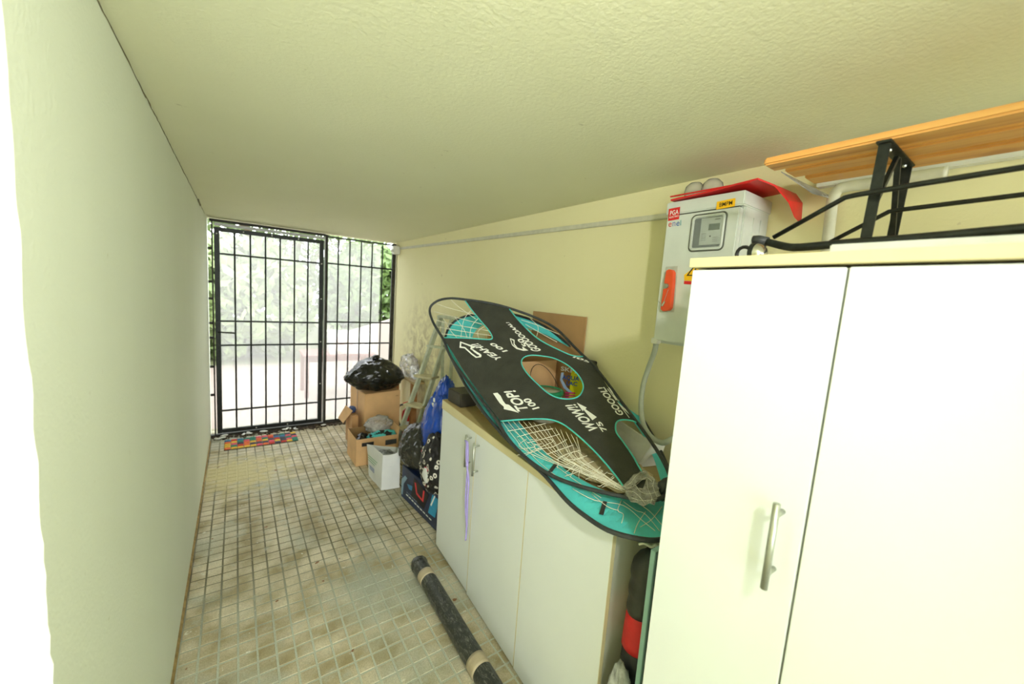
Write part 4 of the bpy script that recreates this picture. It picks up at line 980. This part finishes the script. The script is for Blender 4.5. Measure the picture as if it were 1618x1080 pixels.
for P in ([(905, 772), (940, 790), (985, 798), (1015, 822), (1035, 838)], [(985, 792), (1005, 806), (1020, 812), (1042, 838)], [(1000, 790), (1025, 806), (1045, 828)], [(982, 790), (976, 806), (985, 812), (982, 826)], [(1020, 808), (1008, 826), (1002, 842)],
          [(1012, 832), (1030, 820), (1046, 800)], [(935, 780), (960, 800), (978, 806)], [(800, 670), (850, 712), (900, 752), (950, 786)], [(815, 690), (850, 728), (890, 760)], [(715, 556), (728, 578), (742, 600)]): cord2(P)
finish(bm, 'net_cords', M_net, t2, smooth=True)
for u, v, du, dv in ((872, 741, 7, -9), (953, 808, 3, -16)):
    a, b = Tt(u-3, v+4, -.010), Tt(u+du, v+dv, -.010); bar('velcro_strap', a, b, .014, .003, M_rim, t2, side=(1, -1, 0))
for u, v in ((800, 668), (806, 676)):
    a, b = Tt(u, v, -.003), Tt(u+7, v+2, -.003); bar('printed_mark', a, b, .006, .001, M_blu, t2)
# beige netting heap seen through the lower hole
o = blob('net_heap', (1.50, 1.05, zt(1.05)+.022), (.13, .22, .028), M_beige, None, 91, .2, 3, .2, .8, 4, zmin=zt(1.25)); tag(recentre(o, (1.50, 1.05, zt(1.05))), 'flat heap of beige netting on the low cabinet under the lower net hole', 'netting')
# clear film wrapped round the tip
q = S(1012, 770)
film_px = [(983, 768), (988, 763), (994, 757), (1001, 749), (1008, 747), (1016, 741), (1022, 744), (1027, 752), (1033, 753), (1037, 761), (1043, 766), (1041, 774), (1045, 783), (1038, 788), (1034, 798), (1026, 795), (1016, 800), (1008, 794), (997, 793), (992, 785), (986, 781), (990, 775)]
film_hole = [(1004, 764), (1012, 758), (1021, 757), (1019, 764), (1016, 771), (1008, 770)]
def film_fn(u, v, k):
    a = abs(noise.noise(Vector((u*.05, v*.09, 3)))); b = abs(noise.noise(Vector((u*.13+v*.05, v*.12, 8))))
    return S(u, v, -.010-.028*a-.012*b+k)
o = sheet2d(film_px, [film_hole], 3, film_fn, .0006, 'wrapping_film', glassy('tip_film', (1, .99, .92, 1), .30, .10, .3, 60, ior=1.4), None)
for p in o.data.polygons: p.use_smooth = True
bm = bmesh.new()
for P in ([(984, 769), (996, 763), (1006, 750), (1018, 744)], [(986, 776), (1000, 776), (1012, 786), (1020, 797)], [(992, 771), (1004, 766), (1020, 754), (1030, 760)], [(1022, 757), (1024, 772), (1030, 786), (1028, 794)], [(1004, 766), (1012, 776), (1024, 780), (1040, 776)], [(1034, 756), (1032, 768), (1038, 784)], [(998, 786), (1012, 790), (1034, 790)]):
    add_tube(bm, [film_fn(u, v, -.001) for u, v in cv(P, 4)], .0007, 4)
crease_highlight = finish(bm, 'crease_highlight', M_white, o); crease_highlight.location = -Vector(q)  # white threads laid on as painted highlights along the film folds
tag(recentre(o, q), 'crumpled clear film wrapped round the lower tip of the target sheet', 'plastic film')
o = blob('black_strap', S(1046, 775)+Vector((.02, 0, 0)), (.03, .02, .035), M_rim, None, 96, .3, 2, .3, 2, 3); tag(recentre(o, S(1046, 775)), 'black strap bundle at the hoop tip by the tall cabinet', 'strap')

# ------------------------------------------------------------------ meter box on the right wall
FX = 1.68
by0_, by1_, bz0_, bz1_ = .703, 1.010, 1.532, 2.108
t = thing('meter_box', 'light grey electricity meter box with orange lever mounted on the right wall', 'meter box', (1.79, .86, 1.532))
box('case', (FX+.03, by0_+.006, bz0_), (1.899, by1_-.006, bz1_-.02), M_box, t, .004)
box('hood', (FX+.004, by0_, bz1_-.05), (1.899, by1_, bz1_), M_box, t, .004)
dr = box('door', (FX, by0_+.010, bz0_+.012), (FX+.029, by1_-.010, bz1_-.056), M_box, t, .004)
box('gasket', (FX+.012, by0_+.02, bz1_-.0562), (FX+.03, by1_-.02, bz1_-.0502), M_boxdk, t)
for yy in (FX+.10, FX+.155): box('rib', (yy-.002, by0_+.003, bz0_+.05), (yy+.002, by0_+.0065, bz1_-.08), M_box, t)
for z in (bz0_+.0,): box('corner_foot', (FX-.002, by1_-.03, bz0_-.004), (FX+.03, by1_, bz0_+.02), M_white, t, .003)
def F(u, v, o=.0015): return PX(u, v, FX-o)
def fquad(nm, P, mat, o=.0012, par=t, th=.001):
    pts = [F(u, v, o) for u, v in P]; return hexa(nm, pts+[p+Vector((th, 0, 0)) for p in pts], mat, par)
fquad('red_sticker', [(1057, 330), (1074.5, 326.5), (1072.5, 346), (1055.5, 349)], M_red)
print_text('PGA', frame_fn(F(1058.5, 340.5, .0022), F(1072, 338, .0022), F(1059, 333, .0022)), 'lettering', M_wht, t)
print_text('ELECTRO', frame_fn(F(1057.5, 345, .0022), F(1072, 342.2, .0022), F(1057.7, 342.2, .0022)), 'lettering', M_wht, t)
for ch_, a, b, mt_ in (('e', (1056, 358.5), (1061, 357.8), M_red), ('n', (1062.5, 357.3), (1067, 356.7), plain('violet_print', rgb(120, 110, 180), .5)), ('e', (1068.5, 357.2), (1073.5, 356.3), M_blu), ('l', (1075, 356), (1076, 355.8), plain('teal_print', rgb(30, 150, 160), .5))):
    hh_ = 6.5 if ch_ != 'l' else 8.5
    print_text(ch_, frame_fn(F(*a, .0012), F(*b, .0012), F(a[0]+.4, a[1]-hh_, .0012)), 'lettering', mt_, t, 0)
fquad('yellow_sticker', [(1133, 318.5), (1162, 312.5), (1161, 325.5), (1131.5, 331)], M_yellow)
print_text('BMPM', frame_fn(F(1136.5, 327, .0022), F(1157, 323, .0022), F(1137, 320.5, .0022)), 'lettering', M_blk, t, .002)
# meter window: frame, recess, meter
wc = [(1094, 341), (1149.5, 334.5), (1142.5, 394), (1088.5, 397)]
wy0, wy1 = F(1146, 360).y, F(1091, 368).y; wz1, wz0 = F(1120, 337.5).z, F(1115, 395.5).z
def rr_loop(y0, y1, z0, z1, r, x, n=5):
    out = []
    for cy, cz, a0 in ((y0+r, z0+r, PI), (y1-r, z0+r, 1.5*PI), (y1-r, z1-r, 0), (y0+r, z1-r, .5*PI)):
        for k in range(n+1): a = a0+k/n*PI/2; out.append(Vector((x, cy+r*math.cos(a), cz+r*math.sin(a))))
    return out
tube('window_gasket', rr_loop(wy0, wy1, wz0, wz1, .016, FX-.001), .0032, M_boxdk, dr, 6, True)
tube('window_frame', rr_loop(wy0+.007, wy1-.007, wz0+.007, wz1-.007, .012, FX-.001), .006, M_box, dr, 6, True)
mu = box('meter_recess', (FX-.0016, wy0+.010, wz0+.010), (FX+.0, wy1-.010, wz1-.010), plain('recess_grey', rgb(70, 80, 78), .5), dr)
def mq(nm, a, b, mat, o): return box(nm, (FX-o, a[0], a[1]), (FX-o+.002, b[0], b[1]), mat, dr, .0004)
lerpy = lambda s: wy1-.012-(wy1-wy0-.024)*s
lz = lambda s: wz0+.012+(wz1-wz0-.024)*s
mq('meter_body', (lerpy(1), lz(.08)), (lerpy(.26), lz(.97)), plain('meter_grey', rgb(178, 186, 176), .45), .0035)
mq('display', (lerpy(.93), lz(.55)), (lerpy(.55), lz(.76)), plain('lcd_green', rgb(70, 90, 70), .3), .0048)
mq('button', (lerpy(.66), lz(.33)), (lerpy(.61), lz(.38)), M_blk, .0048)
for i in range(3):
    for j in range(4): mq('keypad_key', (lerpy(.32+i*.06+.04), lz(.22+j*.07)), (lerpy(.32+i*.06), lz(.26+j*.07)), plain('key_grey', rgb(130, 138, 130), .5), .0045)
for k in range(3): mq('printed_line', (lerpy(.9), lz(.18+k*.06)), (lerpy(.72), lz(.195+k*.06)), M_boxdk, .0042)
mq('printed_line', (lerpy(.92), lz(.88)), (lerpy(.74), lz(.91)), M_boxdk, .0042)
box('window_pane', (FX-.0095, wy0+.008, wz0+.008), (FX-.0085, wy1-.008, wz1-.008), M_window, dr)
# moulded lines and latch recess
def Fl(nm, a, b, w, mat, par, o=.001): return bar(nm, F(*a, o), F(*b, o), w, .002, mat, par, side=(0, 1, 0))
fquad('latch_recess', [(1052, 421), (1071, 420), (1065, 493), (1042, 493)], plain('recess_light', rgb(186, 190, 174), .5), .0012, dr)
lv = [(1052.5, 427), (1057, 425), (1061, 426), (1063, 430), (1062.5, 446), (1058.5, 486), (1055, 490), (1047, 491.5), (1043.5, 488), (1044.5, 478), (1047, 462), (1047.5, 456), (1052, 455.5), (1052, 448.5), (1049, 447)]
bm = bmesh.new(); bm.faces.new([bm.verts.new(F(u, v, .024)) for u, v in lv]); r = bmesh.ops.extrude_face_region(bm, geom=list(bm.faces)); bmesh.ops.translate(bm, verts=[e for e in r['geom'] if isinstance(e, bmesh.types.BMVert)], vec=(.022, 0, 0))
lever = finish(bm, 'lever', M_orange, dr, bevel=.0015)
bm = bmesh.new(); bmesh.ops.create_cone(bm, cap_ends=True, segments=16, radius1=.009, radius2=.009, depth=.01, matrix=Matrix.Translation(F(1053.5, 451.5, .026)) @ Matrix.Rotation(PI/2, 4, 'Y')); finish(bm, 'lock_barrel', M_steel, lever, smooth=False)
bm = bmesh.new(); add_tube(bm, [F(1056, 457, .028), F(1049, 476, .032), F(1047, 480, .034)], .0008, 4); add_tube(bm, [F(1050, 476, .034), F(1046, 483, .034)], .004, 6); add_tube(bm, [F(1046, 481, .034), F(1040, 475, .04)], .001, 4)
finish(bm, 'wire_seal', M_steel, lever)
# warning triangle label
fquad('warning_label', [(1081, 434), (1100, 420), (1098, 444), (1081, 443)], M_yellow, .0012, dr)
wt = [(1084.5, 435.5), (1103, 411.5), (1118, 435)]
fquad('label_foot', [(1081, 443.5), (1098, 444.5), (1097, 449.5), (1080.5, 448.5)], M_red, .0016, dr)
def tri(nm, P, mat, o):
    bm = bmesh.new(); bm.faces.new([bm.verts.new(F(u, v, o)) for u, v in P]); r = bmesh.ops.extrude_face_region(bm, geom=list(bm.faces)); bmesh.ops.translate(bm, verts=[e for e in r['geom'] if isinstance(e, bmesh.types.BMVert)], vec=(-.0006, 0, 0)); return finish(bm, nm, mat, dr)
tri('warning_triangle', wt, M_blk, .0016); tri('warning_triangle', ring_in(wt, .8), M_yellow, .0024)
tri('lightning_bolt', [(1101, 420), (1096, 428), (1099, 428), (1096, 434), (1103, 426), (1100, 426)], M_blk, .0032)
# bracket strip and bolts under the box
box('bracket', (1.888, .80, 1.23), (1.898, .83, 1.53), M_iron_gaplight, t, .001)
for z in (1.50, 1.26): 
    bm = bmesh.new(); bmesh.ops.create_icosphere(bm, subdivisions=2, radius=.009, matrix=Matrix.Translation((1.887, .815, z))); finish(bm, 'bolt', M_steel, t)
# conduit looping down from the box
cp = [PX(1037, 541, 1.72), PX(1034, 556, 1.75), PX(1024, 583, 1.79), PX(1016, 610, 1.80), PX(1013, 640, 1.79), PX(1016, 668, 1.76), PX(1027, 688, 1.72), PX(1045, 699, 1.70), PX(1062, 693, 1.70), PX(1085, 676, 1.74), PX(1100, 655, 1.80)]
tube('conduit', catmull(cp, 8), .0118, M_conduit, None, 14); o = bpy.data.objects['conduit']
tag(recentre(o, cp[7]), 'grey flexible conduit looping down from the meter box', 'conduit')
# red sheet and glass jars on the hood
t = thing('red_sheet', 'bent red plastic sheet lying on top of the meter box', 'plastic sheet', (1.8, .8, bz1_+.002))
zR = bz1_+.002
secs = []
for y, xa, xb, za_, zb_ in ((.985, 1.67, 1.86, 0, .004), (.85, 1.665, 1.87, .004, .008), (.72, 1.66, 1.88, .012, .014), (.66, 1.665, 1.885, .018, .02), (.625, 1.71, 1.888, .0, .006), (.60, 1.77, 1.888, -.045, -.03), (.595, 1.82, 1.888, -.085, -.10)):
    secs.append((y, xa, xb, za_, zb_))
bm = bmesh.new(); prev = None
for y, xa, xb, za_, zb_ in secs:
    r1 = [bm.verts.new((xa, y, zR+za_)), bm.verts.new((xb, y, zR+zb_)), bm.verts.new((xb, y, zR+zb_+.006)), bm.verts.new((xa, y, zR+za_+.006))]
    if prev:
        for k in range(4): bm.faces.new((prev[k], prev[(k+1) % 4], r1[(k+1) % 4], r1[k]))
    else: bm.faces.new(r1[::-1])
    prev = r1
bm.faces.new(prev); finish(bm, 'sheet', M_red, t)
box('rolled_lip', (1.66, .68, zR+.012), (1.668, .985, zR+.017), M_red, t, .002)
for k, (u, v) in enumerate(((1117, 291), (1143, 285))):
    c = PZ(u, v+3, zR+.052); 
    c = Vector((1.80, (.965, .89)[k], zR+.012+.0))
    prof = [(.012, 0), (.022, .006), (.037, .025), (.041, .045), (.036, .066), (.022, .080), (.004, .085)]
    o = lathe('glass_globe', prof, (c.x, c.y, c.z), M_glass, None, 24)
    tag(recentre(o, c), ['left of the two clear glass globes on the red sheet', 'right of the two clear glass globes on the red sheet'][k], 'glass globe', 'glass globes on the meter box')
o = hexa('film_sheet', [(1.72, .615, zR+.045), (1.89, .62, zR+.045), (1.892, .50, zR-.03), (1.76, .53, zR-.03), (1.72, .615, zR+.048), (1.89, .62, zR+.048), (1.892, .50, zR-.027), (1.76, .53, zR-.027)], M_film); tag(recentre(o, (1.8, .57, zR)), 'creased clear plastic sheet behind the right end of the red sheet', 'plastic sheet')
bpy.data.objects['film_sheet'].data.materials.clear(); bpy.data.objects['film_sheet'].data.materials.append(M_filmw)

# trunking and pipes right of the meter box
t = thing('wide_trunking', 'wide white double trunking on the wall behind the bench', 'trunking', (1.88, .1, 2.14))
a, b = PX(1285, 302, 1.89), PX(1618, 240, 1.89)
box('duct', (1.865, -.6, 2.128), (1.899, .56, 2.158), M_white, t, .003); box('duct', (1.87, -.6, 2.164), (1.899, .40, 2.20), M_pvc, t, .003)
pp = [PX(1312, 392, 1.86), PX(1312, 345, 1.86), PX(1315, 318, 1.86), PX(1324, 300, 1.85), PX(1340, 287, 1.85), PX(1362, 279, 1.85), PX(1420, 268, 1.85), PX(1500, 255, 1.85)]
pp = [Vector((p.x, p.y, min(p.z, 2.110))) for p in pp]; pp[0].z -= .25
o = tube('bent_pipe', catmull(pp, 8), .0165, M_pvc, None, 16); tag(recentre(o, pp[1]), 'off-white pipe bending from the wall towards the right behind the bench leg', 'pipe')

# ------------------------------------------------------------------ folded bench on top of the tall cabinet
t = thing('bench', 'low bench with three varnished pine slats and black iron legs on the tall cabinet', 'bench', (1.42, .1, TZ+.002))
SZ = 2.048
ye = [.486, .470, .455]
xs = [(1.305, 1.365), (1.388, 1.450), (1.474, 1.54)]
for (xa, xb), y in zip(xs, ye):
    box('slat', (xa, -.75, SZ), (xb, y, SZ+.018), M_slat, t, .004)
lx0, lx1, ly = 1.30, 1.50, .275
for yy in (.262, -.55):
    for xx_, dy in ((lx0+.012, 0), (lx1, 0)):
        b_ = bar('leg', (xx_, yy, SZ-.006), (xx_-.0, yy+.006, TZ+.002), .019, .005, M_iron, t, side=(0, 1, 0), bevel=.001)
    pl_ = box('cross_plate', (lx0, yy-.012, SZ-.0055), (lx1+.008, yy+.012, SZ-.0005), M_iron, t, .001)
    for k in range(3):
        bm = bmesh.new(); bmesh.ops.create_icosphere(bm, subdivisions=1, radius=.0045, matrix=Matrix.Translation((lx0+.05+k*.065, yy, SZ-.008))); finish(bm, 'screw', M_steel, pl_)
    xm = (lx0+lx1)/2+.01
    bar('brace', (xm, yy, SZ-.006), (lx0+.014, yy+.002, SZ-.13), .008, .008, M_iron, t); bar('brace', (xm+.01, yy, SZ-.006), (lx1-.004, yy+.002, SZ-.17), .010, .008, M_iron, t)
# black wire frame with two long bent rods
t = thing('wire_frame', 'black tubular frame with long bent rods lying on the tall cabinet', 'frame', (1.3, .1, TZ+.002))
fx = 1.285
R1 = [PX(1222, 375, fx), PX(1335, 312, fx), PX(1352, 308, fx), PX(1450, 291, fx), PX(1618, 264, fx)]
d_ = (R1[-1]-R1[-2]).normalized(); R1.append(R1[-1]+d_*.5)
tube('rod', R1, .0052, M_iron, t)
fx2 = 1.42
R2 = [PX(1312, 382, fx2), PX(1405, 334, fx2), PX(1425, 331, fx2), PX(1618, 307, fx2)]; R2.append(R2[-1]+(R2[-1]-R2[-2]).normalized()*.5)
tube('rod', R2, .0048, M_iron, t)
R3 = [PX(1199, 379, 1.27), PX(1212, 382, 1.27), PX(1240, 389, 1.25), PX(1265, 390.5, 1.24), PX(1350, 383, 1.235), PX(1450, 376, 1.235), PX(1618, 361, 1.235)]; R3.append(R3[-1]+(R3[-1]-R3[-2]).normalized()*.4)
for p in R3: p.z = max(p.z, TZ+.011)
tube('base_tube', catmull(R3, 4), .0085, M_iron, t)
tube('grip', [R3[0]+Vector((0, .012, 0)), R3[0], R3[1]], .0115, M_rim, t)
# aluminium profile beneath
o = box('aluminium_profile', (1.10, -.35, TZ+.001), (1.17, .262, TZ+.020), plain('pale_aluminium', rgb(206, 210, 204), .4, .3, var=.05), None, .002); tag(recentre(o, (1.13, -.05, TZ+.001)), 'long pale aluminium profile at the front edge of the tall cabinet top', 'profile')
# bicycle bell
bl = PX(1196, 391, 1.23); bl.z = TZ+.027
t = thing('bicycle_bell', 'silver bicycle bell with black clamp at the left end of the tall cabinet top', 'bell', (bl.x, bl.y, TZ+.002))
bm = bmesh.new(); bmesh.ops.create_uvsphere(bm, u_segments=24, v_segments=12, radius=.024, matrix=Matrix.Translation(bl)); bmesh.ops.bisect_plane(bm, geom=bm.verts[:]+bm.edges[:]+bm.faces[:], plane_co=bl, plane_no=(0, -1, -.1), clear_inner=True)
finish(bm, 'dome', plain('chrome', rgb(200, 200, 190), .18, .95, var=.05), t, smooth=True)
bm = bmesh.new(); bmesh.ops.create_cone(bm, cap_ends=True, segments=24, radius1=.0255, radius2=.0255, depth=.010, matrix=Matrix.Translation(bl+Vector((0, .004, 0))) @ Matrix.Rotation(PI/2, 4, 'X')); finish(bm, 'base_ring', M_iron, t, smooth=False)
tube('clamp', [bl+Vector((0, .028+.016*math.cos(a*2*PI/14), .002+.016*math.sin(a*2*PI/14))) for a in range(14)], .0042, M_blk, t, 8, True)
